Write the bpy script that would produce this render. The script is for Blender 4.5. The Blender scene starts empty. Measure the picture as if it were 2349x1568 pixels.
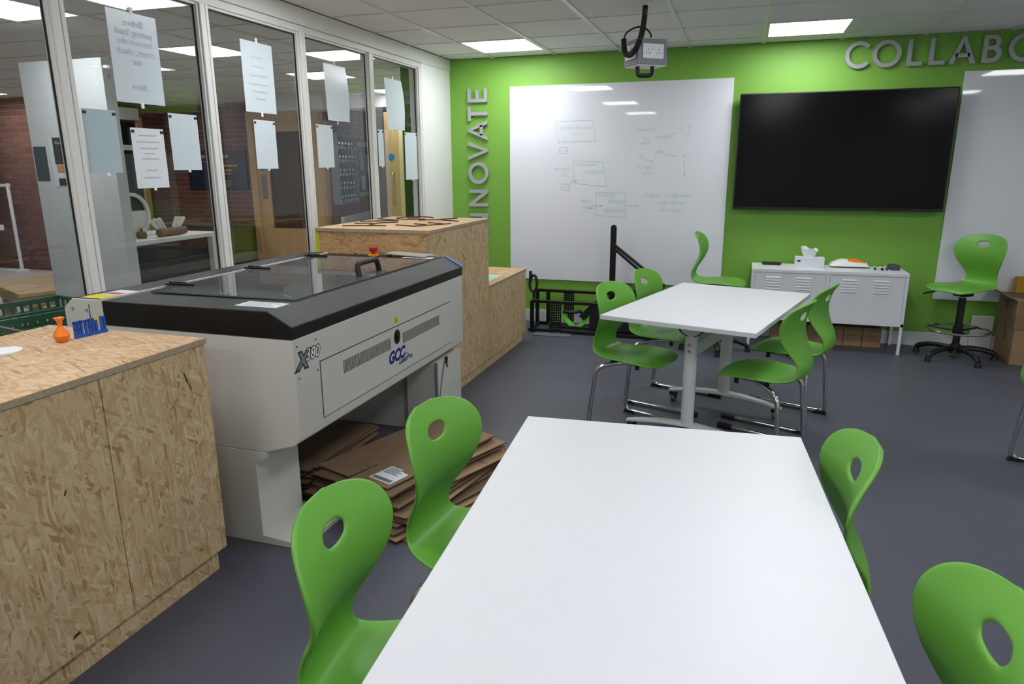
import bpy, bmesh, math, random
from mathutils import Vector, Matrix, Euler
random.seed(7)
SC = bpy.context.scene
COL = SC.collection
PI = math.pi

# ------------------------------------------------------------------ camera
def set_camera():
    yaw, pitch, roll = 0.3154, 0.2458, -0.0046
    Rz = Matrix.Rotation(yaw, 3, 'Z')
    fwd = Rz @ Vector((0, math.cos(pitch), -math.sin(pitch)))
    up = Rz @ Vector((0, math.sin(pitch), math.cos(pitch)))
    rt = Rz @ Vector((1, 0, 0))
    r2 = math.cos(roll) * rt + math.sin(roll) * up
    u2 = -math.sin(roll) * rt + math.cos(roll) * up
    m = Matrix((r2, u2, -fwd)).transposed().to_4x4()
    m.translation = Vector((2.341, -6.651, 1.513))
    cd = bpy.data.cameras.new('camera')
    cd.sensor_width = 36.0
    cd.lens = 36.0 * 1608.75 / 2349.0
    cd.clip_start = 0.02
    cam = bpy.data.objects.new('camera', cd)
    cam.matrix_world = m
    COL.objects.link(cam)
    SC.camera = cam
set_camera()

# ------------------------------------------------------------------ world, exposure
wd = bpy.data.worlds.new('world'); SC.world = wd
wd.use_nodes = True
wd.node_tree.nodes['Background'].inputs[0].default_value = (0.6, 0.65, 0.7, 1)
wd.node_tree.nodes['Background'].inputs[1].default_value = 0.05
SC.view_settings.view_transform = 'Standard'
SC.view_settings.look = 'None'
SC.view_settings.exposure = 0.0
SC.view_settings.gamma = 1.0
SC.view_settings.use_curve_mapping = False
LIGHT_IN = 18.2      # ceiling panels of the room
LIGHT_OUT = 15.5     # ceiling panels beyond the glass

# ------------------------------------------------------------------ materials
def s2l(c):
    return c / 12.92 if c <= 0.04045 else ((c + 0.055) / 1.055) ** 2.4
def rgb(r, g, b):
    return (s2l(r / 255), s2l(g / 255), s2l(b / 255), 1.0)
MATS = {}
class NT:
    def __init__(self, name):
        self.m = bpy.data.materials.new(name); self.m.use_nodes = True
        self.t = self.m.node_tree; self.n = self.t.nodes; self.l = self.t.links
        self.b = self.n['Principled BSDF']; self.out = self.n['Material Output']
        MATS[name] = self.m
    def node(self, typ, **kw):
        nd = self.n.new(typ)
        for k, v in kw.items(): setattr(nd, k, v)
        return nd
    def put(self, nd, i, v):
        s = nd.inputs[i]
        if hasattr(v, 'links') or isinstance(v, bpy.types.NodeSocket): self.l.new(v, s)
        else: s.default_value = v
        return nd
    def math(self, op, a, b=0.0):
        nd = self.node('ShaderNodeMath', operation=op); self.put(nd, 0, a); self.put(nd, 1, b); return nd.outputs[0]
    def mix(self, fac, a, b, blend='MIX'):
        nd = self.node('ShaderNodeMix', data_type='RGBA', blend_type=blend)
        self.put(nd, 0, fac); self.put(nd, 6, a); self.put(nd, 7, b); return nd.outputs[2]
    def ramp(self, fac, stops):
        nd = self.node('ShaderNodeValToRGB'); cr = nd.color_ramp
        while len(cr.elements) > 1: cr.elements.remove(cr.elements[-1])
        cr.elements[0].position = stops[0][0]; cr.elements[0].color = stops[0][1]
        for p, c in stops[1:]:
            e = cr.elements.new(p); e.color = c
        self.l.new(fac, nd.inputs[0]); return nd.outputs[0]
    def coord(self):
        return self.node('ShaderNodeTexCoord').outputs['Object']
    def noise(self, vec, scale, detail=3.0, rough=0.5):
        nd = self.node('ShaderNodeTexNoise')
        if vec is not None: self.l.new(vec, nd.inputs['Vector'])
        nd.inputs['Scale'].default_value = scale; nd.inputs['Detail'].default_value = detail
        nd.inputs['Roughness'].default_value = rough
        return nd
    def bump(self, h, strength, dist=0.01):
        nd = self.node('ShaderNodeBump'); nd.inputs['Strength'].default_value = strength
        nd.inputs['Distance'].default_value = dist; self.l.new(h, nd.inputs['Height'])
        self.l.new(nd.outputs[0], self.b.inputs['Normal'])
def plain(name, col, rough=0.5, metal=0.0, spec=0.5, vary=0.06, nscale=14.0, bump=0.0, bscale=200.0, coat=0.0):
    t = NT(name); c = t.coord()
    nz = t.noise(c, nscale)
    dark = tuple(x * (1 - vary) for x in col[:3]) + (1,)
    lite = tuple(min(1, x * (1 + vary)) for x in col[:3]) + (1,)
    t.l.new(t.mix(nz.outputs['Fac'], dark, lite), t.b.inputs['Base Color'])
    t.b.inputs['Roughness'].default_value = rough; t.b.inputs['Metallic'].default_value = metal
    t.b.inputs['Specular IOR Level'].default_value = spec
    t.b.inputs['Coat Weight'].default_value = coat
    if bump: t.bump(t.noise(c, bscale, 2).outputs['Fac'], bump, 0.002)
    return t.m
def emit(name, col, strength):
    t = NT(name)
    t.b.inputs['Base Color'].default_value = (0.9, 0.9, 0.9, 1)
    t.b.inputs['Emission Color'].default_value = col
    t.b.inputs['Emission Strength'].default_value = strength
    return t.m
def glassmat(name, tint, ior=1.5, rough=0.0, refl=1.0):
    t = NT(name)
    tr = t.node('ShaderNodeBsdfTransparent'); tr.inputs[0].default_value = tint
    gl = t.node('ShaderNodeBsdfGlossy'); gl.inputs['Roughness'].default_value = rough
    lw = t.node('ShaderNodeLayerWeight'); lw.inputs['Blend'].default_value = 0.5
    sch = t.math('ADD', t.math('MULTIPLY', t.math('POWER', lw.outputs['Facing'], 5.0), 0.957), 0.043)
    f = t.math('MINIMUM', t.math('MULTIPLY', sch, refl), 1.0)
    mx = t.node('ShaderNodeMixShader'); t.l.new(f, mx.inputs[0]); t.l.new(tr.outputs[0], mx.inputs[1]); t.l.new(gl.outputs[0], mx.inputs[2])
    t.l.new(mx.outputs[0], t.out.inputs[0])
    t.n.remove(t.b)
    return t.m
def osb(name, axes, tone=(1, 1, 1), grain_angle=0.0, dark=1.0):
    """Pressed strands: several layers of long random chips lying at different angles."""
    t = NT(name); c = t.coord()
    sep = t.node('ShaderNodeSeparateXYZ'); t.l.new(c, sep.inputs[0])
    cmb = t.node('ShaderNodeCombineXYZ')
    t.l.new(sep.outputs[axes[0]], cmb.inputs[0]); t.l.new(sep.outputs[axes[1]], cmb.inputs[1])
    warp = t.noise(cmb.outputs[0], 5.0, 2)
    ad = t.node('ShaderNodeMixRGB', blend_type='ADD'); ad.inputs[0].default_value = 0.035
    t.l.new(cmb.outputs[0], ad.inputs[1]); t.l.new(warp.outputs['Color'], ad.inputs[2])
    vec = ad.outputs[0]
    def chip(ang, sx, sy, off):
        mp = t.node('ShaderNodeMapping'); t.l.new(vec, mp.inputs[0])
        mp.inputs['Rotation'].default_value = (0, 0, ang); mp.inputs['Location'].default_value = (off, off * 1.7, 0)
        mp.inputs['Scale'].default_value = (1, 1, 1)
        m2 = t.node('ShaderNodeMapping'); t.l.new(mp.outputs[0], m2.inputs[0]); m2.inputs['Scale'].default_value = (sx, sy, 1)
        v = t.node('ShaderNodeTexVoronoi'); v.inputs['Scale'].default_value = 1.0; v.inputs['Randomness'].default_value = 1.0
        t.l.new(m2.outputs[0], v.inputs['Vector'])
        sp = t.node('ShaderNodeSeparateColor'); t.l.new(v.outputs['Color'], sp.inputs[0])
        # fine grain along the chip
        m3 = t.node('ShaderNodeMapping'); t.l.new(mp.outputs[0], m3.inputs[0]); m3.inputs['Scale'].default_value = (16, 230, 1)
        g = t.noise(m3.outputs[0], 1.0, 2)
        return sp.outputs[0], sp.outputs[1], g.outputs['Fac']
    def C(r, g, b): 
        q = rgb(r, g, b); return (q[0] * tone[0], q[1] * tone[1], q[2] * tone[2], 1)
    stops = [(0.0, C(168, 130, 86)), (0.10, C(192, 158, 114)), (0.35, C(206, 175, 132)), (0.65, C(216, 189, 149)), (0.85, C(228, 205, 170)), (1.0, C(196, 162, 116))]
    col = None; hgt = None
    specs = [(0.1, 8, 36, 0.0), (0.6, 9, 46, 3.1), (-0.5, 8, 40, 7.7), (0.3, 11, 62, 11.3), (-0.2, 9, 70, 17.9), (1.0, 12, 56, 23.0), (-0.8, 13, 76, 31.0), (0.05, 16, 110, 41.0)]
    for k, (a, sx, sy, o) in enumerate(specs):
        r, g2, gr = chip(a + grain_angle, sx, sy, o)
        base = t.ramp(r, stops)
        base = t.mix(t.math('MULTIPLY', gr, 0.55), base, C(160, 126, 84))
        if col is None: col = base; hgt = r
        else:
            mask = t.math('GREATER_THAN', g2, 0.62)
            col = t.mix(mask, col, base)
            hn = t.node('ShaderNodeMix', data_type='FLOAT'); t.l.new(mask, hn.inputs[0]); t.l.new(hgt, hn.inputs[2]); t.l.new(r, hn.inputs[3]); hgt = hn.outputs[0]
    # bark specks and gaps
    sp1 = t.node('ShaderNodeMapping'); t.l.new(vec, sp1.inputs[0]); sp1.inputs['Scale'].default_value = (26, 60, 1); sp1.inputs['Rotation'].default_value = (0, 0, grain_angle + 0.4)
    n1 = t.noise(sp1.outputs[0], 1.0, 3, 0.6)
    m1 = t.ramp(n1.outputs['Fac'], [(0.0, (1, 1, 1, 1)), (0.26, (1, 1, 1, 1)), (0.30, (0, 0, 0, 1)), (1.0, (0, 0, 0, 1))])
    col = t.mix(m1, col, C(88, 58, 30))
    # broad drift of tone
    n2 = t.noise(vec, 2.2, 2)
    col = t.mix(t.math('MULTIPLY', n2.outputs['Fac'], 0.22), col, C(190, 150, 104), 'MULTIPLY')
    t.l.new(col, t.b.inputs['Base Color'])
    t.b.inputs['Roughness'].default_value = 0.55
    t.b.inputs['Specular IOR Level'].default_value = 0.3
    t.bump(hgt, 0.25, 0.002)
    return t.m
def woodmat(name, c0, c1, axis='X', scale=1.0, rough=0.5):
    t = NT(name); c = t.coord()
    mp = t.node('ShaderNodeMapping'); t.l.new(c, mp.inputs[0])
    sc = {'X': (1.2, 14, 14), 'Y': (14, 1.2, 14), 'Z': (14, 14, 1.2)}[axis]
    mp.inputs['Scale'].default_value = tuple(s * scale for s in sc)
    n = t.noise(mp.outputs[0], 2.0, 5, 0.6)
    t.l.new(t.ramp(n.outputs['Fac'], [(0.25, c0), (0.75, c1)]), t.b.inputs['Base Color'])
    t.b.inputs['Roughness'].default_value = rough
    return t.m

M_wallgreen = plain('green_wall_paint', rgb(120, 174, 64), 0.55, vary=0.03, nscale=3, bump=0.04, bscale=300)
M_wallwhite = plain('white_wall_paint', rgb(232, 234, 232), 0.6, vary=0.02, nscale=3, bump=0.03, bscale=300)
M_frame = plain('white_gloss_paint', rgb(222, 222, 218), 0.35, vary=0.03, nscale=6)
M_skirt = plain('skirting_paint', rgb(212, 214, 216), 0.45, vary=0.02)
def floor_mat():
    t = NT('grey_vinyl_floor'); c = t.coord()
    n = t.noise(c, 260, 2); n2 = t.noise(c, 1.4, 3)
    col = t.ramp(n.outputs['Fac'], [(0.3, rgb(78, 79, 90)), (0.55, rgb(86, 88, 100)), (0.72, rgb(98, 100, 111))])
    col = t.mix(t.math('MULTIPLY', n2.outputs['Fac'], 0.22), col, rgb(70, 72, 83))
    t.l.new(col, t.b.inputs['Base Color'])
    rr = t.math('ADD', t.math('MULTIPLY', n2.outputs['Fac'], 0.18), 0.34)
    t.l.new(rr, t.b.inputs['Roughness'])
    t.b.inputs['Specular IOR Level'].default_value = 0.4
    t.bump(n.outputs['Fac'], 0.12, 0.001)
    return t.m
M_floor = floor_mat()
M_floorout = plain('corridor_floor', rgb(178, 168, 166), 0.5, vary=0.1, nscale=40)
def tile_mat():
    t = NT('ceiling_tile_mineral'); c = t.coord()
    n = t.noise(c, 420, 2); 
    col = t.ramp(n.outputs['Fac'], [(0.30, rgb(206, 206, 203)), (0.42, rgb(232, 232, 230)), (1.0, rgb(240, 240, 238))])
    t.l.new(col, t.b.inputs['Base Color']); t.b.inputs['Roughness'].default_value = 0.9
    t.bump(n.outputs['Fac'], 0.2, 0.002)
    return t.m
M_tile = tile_mat()
M_grid = plain('ceiling_grid_white', rgb(222, 224, 220), 0.35, vary=0.02)
M_lightin = emit('light_diffuser', (0.965, 0.97, 1.0, 1), LIGHT_IN)
M_lightout = emit('light_diffuser_corridor', (0.95, 0.98, 1.0, 1), LIGHT_OUT)
M_glass = glassmat('window_glass', (0.95, 0.97, 0.96, 1), 1.5, 0.0, 1.0)
M_acryl = glassmat('acrylic_sheet', (0.96, 0.97, 0.97, 1), 1.45, 0.0, 1.2)
M_lidglass = glassmat('smoked_lid_glass', (0.30, 0.33, 0.33, 1), 1.5, 0.01, 2.2)
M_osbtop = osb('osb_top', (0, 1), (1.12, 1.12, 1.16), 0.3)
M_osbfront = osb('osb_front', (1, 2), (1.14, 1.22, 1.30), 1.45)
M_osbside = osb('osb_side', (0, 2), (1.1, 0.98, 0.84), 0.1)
M_osbedge = plain('osb_cut_edge', rgb(176, 158, 132), 0.8, vary=0.35, nscale=90)
M_green = plain('green_chair_plastic', rgb(106, 172, 60), 0.42, vary=0.03, nscale=5, bump=0.05, bscale=700)
def chrome():
    t = NT('chrome_tube'); c = t.coord()
    n = t.noise(c, 30, 2)
    t.b.inputs['Base Color'].default_value = (0.62, 0.63, 0.65, 1); t.b.inputs['Metallic'].default_value = 1.0
    t.l.new(t.math('ADD', t.math('MULTIPLY', n.outputs['Fac'], 0.08), 0.06), t.b.inputs['Roughness'])
    return t.m
M_chrome = chrome()
M_black = plain('black_plastic', rgb(22, 22, 24), 0.45, vary=0.2)
M_blackgloss = plain('black_satin_paint', rgb(18, 19, 20), 0.28, vary=0.15, nscale=20)
M_tablewhite = plain('white_laminate', rgb(226, 228, 232), 0.42, vary=0.015, nscale=8)
M_tableedge = plain('white_table_edge', rgb(216, 218, 222), 0.5, vary=0.02)
M_legwhite = plain('white_powder_coat', rgb(222, 224, 224), 0.4, vary=0.02)
M_machine = plain('machine_grey_white', rgb(206, 205, 197), 0.45, vary=0.02, nscale=5, bump=0.06, bscale=500)
M_hammer = plain('black_textured_steel', rgb(15, 14, 15), 0.34, vary=0.1, nscale=60, bump=0.9, bscale=330, spec=0.4)
M_board = plain('whiteboard_gloss', rgb(230, 233, 240), 0.03, vary=0.012, nscale=2, coat=0.0, spec=0.5)
M_marker = plain('green_marker_ink', rgb(158, 206, 186), 0.6, vary=0.15)
M_screen = plain('tv_screen_glass', rgb(8, 8, 10), 0.14, vary=0.1, spec=0.22)
M_brushed = plain('brushed_steel_letter', rgb(172, 175, 178), 0.45, metal=0.2, vary=0.05, nscale=60)
M_locker = plain('white_locker_paint', rgb(228, 230, 235), 0.32, vary=0.02)
def card_mat(name, c0, c1):
    t = NT(name); c = t.coord()
    n = t.noise(c, 9, 4); n2 = t.noise(c, 300, 2)
    col = t.ramp(n.outputs['Fac'], [(0.2, c0), (0.8, c1)])
    col = t.mix(t.math('MULTIPLY', n2.outputs['Fac'], 0.25), col, c0)
    t.l.new(col, t.b.inputs['Base Color']); t.b.inputs['Roughness'].default_value = 0.85
    return t.m
M_card = card_mat('cardboard_brown', rgb(124, 100, 76), rgb(146, 120, 92))
M_card2 = card_mat('cardboard_tan', rgb(144, 116, 86), rgb(164, 134, 102))
M_card3 = card_mat('cardboard_dark', rgb(104, 84, 64), rgb(124, 102, 78))
M_cardedge = plain('cardboard_edge', rgb(98, 78, 60), 0.9, vary=0.25, nscale=120)
M_paper = plain('white_paper', rgb(222, 228, 232), 0.7, vary=0.02)
M_paperback = plain('pale_paper_laminate', rgb(206, 218, 224), 0.3, vary=0.02)
M_ink = plain('grey_print', rgb(160, 172, 184), 0.7, vary=0.05)
M_inkfaint = plain('faint_print', rgb(196, 206, 216), 0.7, vary=0.04)
M_inkdark = plain('dark_print', rgb(52, 50, 50), 0.7, vary=0.05)
M_blue = plain('logo_blue', rgb(24, 54, 122), 0.4, vary=0.03)
M_bluetoy = plain('blue_plastic', rgb(24, 88, 190), 0.35, vary=0.04)
M_orange = plain('orange_plastic', rgb(244, 128, 28), 0.35, vary=0.04)
M_yellow = plain('yellow_sticker', rgb(238, 224, 30), 0.45, vary=0.03)
M_red = plain('red_plastic', rgb(196, 38, 30), 0.35, vary=0.04)
M_amber = plain('amber_plastic', rgb(244, 168, 24), 0.4, vary=0.04)
M_silver = plain('silver_metal', rgb(200, 202, 205), 0.25, metal=1.0, vary=0.04)
M_greybox = plain('grey_powder_coat', rgb(128, 132, 140), 0.45, vary=0.03)
M_white = plain('white_plastic', rgb(232, 234, 236), 0.35, vary=0.015)
M_mdf = plain('charred_mdf', rgb(70, 48, 34), 0.7, vary=0.2, nscale=60)
M_crate = plain('green_crate_plastic', rgb(26, 96, 66), 0.4, vary=0.08)
M_brick = None
def brick_mat():
    t = NT('red_brown_brick'); c = t.coord()
    oi = t.node('ShaderNodeObjectInfo')
    n = t.noise(c, 30, 4)
    col = t.ramp(oi.outputs['Random'], [(0.0, rgb(112, 68, 58)), (0.5, rgb(126, 80, 68)), (1.0, rgb(138, 92, 76))])
    col = t.mix(t.math('MULTIPLY', n.outputs['Fac'], 0.5), col, rgb(96, 60, 50))
    t.l.new(col, t.b.inputs['Base Color']); t.b.inputs['Roughness'].default_value = 0.85
    return t.m
M_brick = brick_mat()
M_mortar = plain('brick_mortar', rgb(150, 128, 116), 0.9, vary=0.1, nscale=60)
M_doorwood = woodmat('light_oak_veneer', rgb(190, 152, 104), rgb(210, 176, 128), 'Z', 1.0, 0.4)
M_pine = woodmat('pine_slat', rgb(178, 140, 88), rgb(206, 170, 116), 'X', 1.0, 0.55)
M_log = woodmat('log_bark', rgb(96, 76, 56), rgb(130, 106, 80), 'Y', 2.0, 0.8)
M_navy = plain('navy_board', rgb(34, 38, 62), 0.5, vary=0.05)
M_gold = plain('gold_lettering', rgb(206, 160, 62), 0.4, vary=0.05)
M_teal = plain('teal_backing', rgb(96, 132, 150), 0.6, vary=0.06)
M_purple = plain('violet_blue_board', rgb(84, 96, 172), 0.7, vary=0.04)
M_limeband = plain('lime_band', rgb(150, 196, 70), 0.6, vary=0.04)
M_cyan = plain('cyan_board', rgb(84, 176, 206), 0.7, vary=0.04)
M_cream = plain('cream_wall', rgb(220, 206, 150), 0.7, vary=0.03)
M_rad = plain('radiator_white', rgb(226, 228, 230), 0.35, vary=0.02)
M_greenbin = plain('olive_green_panel', rgb(92, 112, 52), 0.5, vary=0.05)
M_greybin = plain('dark_grey_panel', rgb(70, 72, 72), 0.45, vary=0.06)
M_darkpane = plain('dark_window_pane', rgb(26, 28, 32), 0.12, vary=0.1)
M_tissue = plain('tissue_paper', rgb(236, 242, 242), 0.8, vary=0.02)
M_lightblue = plain('light_blue_tape', rgb(66, 128, 216), 0.5, vary=0.04)
M_skyblue = plain('blue_sticker', rgb(40, 120, 200), 0.4, vary=0.04)
M_palegreen = plain('pale_green_paper', rgb(190, 222, 200), 0.6, vary=0.03)
M_greenstrap = plain('bright_green_fabric', rgb(96, 190, 40), 0.6, vary=0.08)
M_plasticbag = plain('plastic_film', rgb(118, 120, 130), 0.2, vary=0.25, nscale=60)
M_lime = plain('lime_yellow_edge', rgb(196, 214, 40), 0.5, vary=0.04)

# ------------------------------------------------------------------ mesh helpers
class MB:
    def __init__(self): self.v = []; self.f = []; self.mi = []; self.cur = 0
    def mat(self, i): self.cur = i; return self
    def add(self, vs, fs):
        o = len(self.v); self.v += [tuple(v) for v in vs]
        for f in fs: self.f.append(tuple(i + o for i in f)); self.mi.append(self.cur)
        return self
    def box(self, x0, x1, y0, y1, z0, z1):
        vs = [(x0, y0, z0), (x1, y0, z0), (x1, y1, z0), (x0, y1, z0), (x0, y0, z1), (x1, y0, z1), (x1, y1, z1), (x0, y1, z1)]
        return self.add(vs, [(0, 3, 2, 1), (4, 5, 6, 7), (0, 1, 5, 4), (1, 2, 6, 5), (2, 3, 7, 6), (3, 0, 4, 7)])
    def cbox(self, c, s, M=None):
        vs = []
        for dz in (-1, 1):
            for dx, dy in ((-1, -1), (1, -1), (1, 1), (-1, 1)):
                p = Vector((dx * s[0] / 2, dy * s[1] / 2, dz * s[2] / 2))
                if M is not None: p = M @ p
                vs.append(Vector(c) + p)
        return self.add(vs, [(0, 3, 2, 1), (4, 5, 6, 7), (0, 1, 5, 4), (1, 2, 6, 5), (2, 3, 7, 6), (3, 0, 4, 7)])
    def prism(self, poly, d0, d1, fn):
        """poly: 2D ccw list; fn(u, v, d) -> 3D."""
        n = len(poly)
        vs = [fn(u, v, d0) for u, v in poly] + [fn(u, v, d1) for u, v in poly]
        fs = [tuple(range(n - 1, -1, -1)), tuple(range(n, 2 * n))]
        for i in range(n): fs.append((i, (i + 1) % n, n + (i + 1) % n, n + i))
        return self.add(vs, fs)
    def cyl(self, a, b, r, r2=None, n=16, cap=True):
        a = Vector(a); b = Vector(b); r2 = r if r2 is None else r2
        d = (b - a).normalized(); u = d.orthogonal().normalized(); w = d.cross(u)
        vs = []
        for p, rr in ((a, r), (b, r2)):
            for i in range(n):
                t = 2 * PI * i / n; vs.append(p + u * math.cos(t) * rr + w * math.sin(t) * rr)
        fs = [(i, (i + 1) % n, n + (i + 1) % n, n + i) for i in range(n)]
        if cap: fs += [tuple(range(n - 1, -1, -1)), tuple(range(n, 2 * n))]
        return self.add(vs, fs)
    def lathe(self, prof, c=(0, 0, 0), n=20, fn=None):
        vs = []; m = len(prof)
        for i in range(n):
            t = 2 * PI * i / n
            for r, z in prof:
                p = (r * math.cos(t), r * math.sin(t), z)
                if fn: p = fn(p)
                vs.append((p[0] + c[0], p[1] + c[1], p[2] + c[2]))
        fs = []
        for i in range(n):
            j = (i + 1) % n
            for k in range(m - 1): fs.append((i * m + k, j * m + k, j * m + k + 1, i * m + k + 1))
        fs.append(tuple(i * m for i in range(n - 1, -1, -1))); fs.append(tuple(i * m + m - 1 for i in range(n)))
        return self.add(vs, fs)
    def tube(self, path, r, n=10, fillet=0.0, steps=5, closed=False, flat=1.0):
        P = [Vector(p) for p in path]
        if fillet > 0:
            Q = [P[0]]
            for i in range(1, len(P) - 1):
                a, b, c = P[i - 1], P[i], P[i + 1]
                d = min(fillet, (a - b).length * 0.45, (c - b).length * 0.45)
                p0 = b + (a - b).normalized() * d; p1 = b + (c - b).normalized() * d
                for k in range(steps + 1):
                    t = k / steps; Q.append((1 - t) ** 2 * p0 + 2 * t * (1 - t) * b + t * t * p1)
            Q.append(P[-1]); P = Q
        vs = []; N = len(P)
        up = None
        for i, p in enumerate(P):
            if closed: d = (P[(i + 1) % N] - P[i - 1]).normalized()
            else: d = (P[min(i + 1, N - 1)] - P[max(i - 1, 0)]).normalized()
            if up is None: up = d.orthogonal().normalized()
            else:
                up = (up - d * up.dot(d))
                up = up.normalized() if up.length > 1e-6 else d.orthogonal().normalized()
            w = d.cross(up)
            for k in range(n):
                t = 2 * PI * k / n; vs.append(p + up * math.cos(t) * r + w * math.sin(t) * r * flat)
        fs = []
        for i in range(N if closed else N - 1):
            j = (i + 1) % N
            for k in range(n): fs.append((i * n + k, i * n + (k + 1) % n, j * n + (k + 1) % n, j * n + k))
        if not closed:
            fs.append(tuple(range(n - 1, -1, -1))); fs.append(tuple((N - 1) * n + k for k in range(n)))
        return self.add(vs, fs)
    def mesh(self, name, mats, bevel=0.0, smooth=True, seg=2, angle=None):
        if angle is None: angle = 15 if bevel > 0 else 35
        me = bpy.data.meshes.new(name); me.from_pydata([tuple(v) for v in self.v], [], self.f); 
        for m in mats: me.materials.append(m)
        for p, i in zip(me.polygons, self.mi): p.material_index = i
        bm = bmesh.new(); bm.from_mesh(me)
        bmesh.ops.recalc_face_normals(bm, faces=bm.faces)
        if bevel > 0:
            es = [e for e in bm.edges if len(e.link_faces) == 2 and e.calc_face_angle(0) > math.radians(40)]
            bmesh.ops.bevel(bm, geom=es, offset=bevel, segments=seg, profile=0.5, affect='EDGES', clamp_overlap=True)
        bm.to_mesh(me); bm.free()
        if smooth:
            me.polygons.foreach_set('use_smooth', [True] * len(me.polygons))
            me.set_sharp_from_angle(angle=math.radians(angle))
        me.update()
        return me
    def build(self, name, mat, parent=None, world=True, **kw):
        mats = mat if isinstance(mat, (list, tuple)) else [mat]
        if parent is not None and world:
            o = wloc(parent); self.v = [(v[0] - o[0], v[1] - o[1], v[2] - o[2]) for v in self.v]
        return link(name, self.mesh(name, mats, **kw), parent)
    def single(self, name, mat, label, cat, group=None, origin=None, **kw):
        """A thing that is one mesh, origin at the middle of its base."""
        if origin is None:
            xs = [v[0] for v in self.v]; ys = [v[1] for v in self.v]; zs = [v[2] for v in self.v]
            origin = ((min(xs) + max(xs)) / 2, (min(ys) + max(ys)) / 2, min(zs))
        self.v = [(v[0] - origin[0], v[1] - origin[1], v[2] - origin[2]) for v in self.v]
        mats = mat if isinstance(mat, (list, tuple)) else [mat]
        o = link(name, self.mesh(name, mats, **kw), None); o.location = origin
        tag(o, label, cat, group); return o
def wloc(o):
    v = Vector((0, 0, 0))
    while o is not None: v = v + o.location; o = o.parent
    return v
def link(name, me, parent=None):
    o = bpy.data.objects.new(name, me); COL.objects.link(o)
    if parent is not None: o.parent = parent
    return o
def tag(o, label=None, cat=None, group=None, kind=None):
    if label: o['label'] = label
    if cat: o['category'] = cat
    if group: o['group'] = group
    if kind: o['kind'] = kind
    return o
def thing(name, label, cat, loc=(0, 0, 0), rz=0.0, group=None, kind=None):
    o = bpy.data.objects.new(name, None); COL.objects.link(o)
    o.empty_display_size = 0.1
    o.location = loc; o.rotation_euler = (0, 0, rz)
    return tag(o, label, cat, group, kind)
def struct(name, label, loc=(0, 0, 0)):
    o = thing(name, label, None, loc); o['kind'] = 'structure'; return o
def copy_tree(o, parent=None):
    c = o.copy(); COL.objects.link(c); c.parent = parent
    for ch in o.children: copy_tree(ch, c)
    return c
def inst(name, me, parent, loc=(0, 0, 0), rot=(0, 0, 0), scale=(1, 1, 1)):
    o = link(name, me, parent); o.location = loc; o.rotation_euler = rot; o.scale = scale; return o
def text_polys(txt, size=1.0, extrude=0.0, shear=0.0, offset=0.0, align='LEFT', space=1.0):
    cu = bpy.data.curves.new('t', 'FONT'); cu.body = txt; cu.size = size; cu.extrude = extrude
    cu.shear = shear; cu.offset = offset; cu.align_x = align; cu.space_character = space; cu.resolution_u = 3
    ob = bpy.data.objects.new('t', cu); COL.objects.link(ob)
    dg = bpy.context.evaluated_depsgraph_get()
    me = bpy.data.meshes.new_from_object(ob.evaluated_get(dg))
    vs = [v.co.copy() for v in me.vertices]; fs = [tuple(p.vertices) for p in me.polygons]
    bpy.data.objects.remove(ob); bpy.data.curves.remove(cu); bpy.data.meshes.remove(me)
    return vs, fs
def put_text(mb, txt, fn, **kw):
    vs, fs = text_polys(txt, **kw)
    mb.add([fn(v.x, v.y, v.z) for v in vs], fs)
    return mb
# ================================================================== THE SETTING
XL, XR, YB, H = -0.45, 6.3, -9.6, 2.5
fl = MB().box(XL, XR, YB, 0.0, -0.06, 0.0).build('floor', M_floor, smooth=False)
tag(fl, 'grey speckled vinyl floor of the classroom', kind='structure')
fo = MB().box(-11.5, XL, -5.5, 7.2, -0.06, 0.0).build('floor_corridor', M_floorout, smooth=False)
tag(fo, 'pinkish grey hall floor beyond the glass partition', kind='structure')

# --- ceilings: slab, grid and tiles
def ceiling(name, label, x0, x1, y0, y1, xl, yl, holes):
    c = struct(name, label, (x0, y0, H))
    MB().box(x0, x1, y0, y1, H + 0.03, H + 0.12).build('slab', M_tile, c, smooth=False)
    g = MB()
    for x in xl: g.box(x - 0.014, x + 0.014, y0, y1, H - 0.004, H + 0.03)
    for y in yl: g.box(x0, x1, y - 0.005, y + 0.005, H - 0.002, H + 0.028)
    g.build('grid', M_grid, c, smooth=False)
    cache = {}
    xs = sorted([x0] + list(xl) + [x1]); ys = sorted([y0] + list(yl) + [y1])
    for i in range(len(xs) - 1):
        for j in range(len(ys) - 1):
            a, b, d, e = xs[i], xs[i + 1], ys[j], ys[j + 1]
            mx, my = (a + b) / 2, (d + e) / 2
            if b - a < 0.05 or e - d < 0.05: continue
            if any(abs(mx - hx) < 0.15 and abs(my - hy) < 0.15 for hx, hy in holes): continue
            k = (round(b - a, 3), round(e - d, 3))
            if k not in cache:
                w, h = (b - a) / 2 - 0.0135, (e - d) / 2 - 0.0062
                cache[k] = MB().box(-w, w, -h, h, 0.004, 0.018).mesh('ceiling_tile', [M_tile], smooth=False)
            inst('ceiling_tile', cache[k], c, (mx - x0, my - y0, 0.0))
    return c
IN_L = [(0.3, -0.598 - 2.4 * k) for k in range(4)] + [(2.7, -0.598 - 2.4 * k) for k in range(4)] + [(5.1, -0.598 - 2.4 * k) for k in range(1, 4)]
ceiling('ceiling', 'suspended ceiling of pale mineral tiles over the classroom', XL, XR, YB, 0.0,
        [0.6 * k for k in range(0, 11)], [-0.298 - 0.6 * k for k in range(0, 16)], IN_L)
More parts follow.
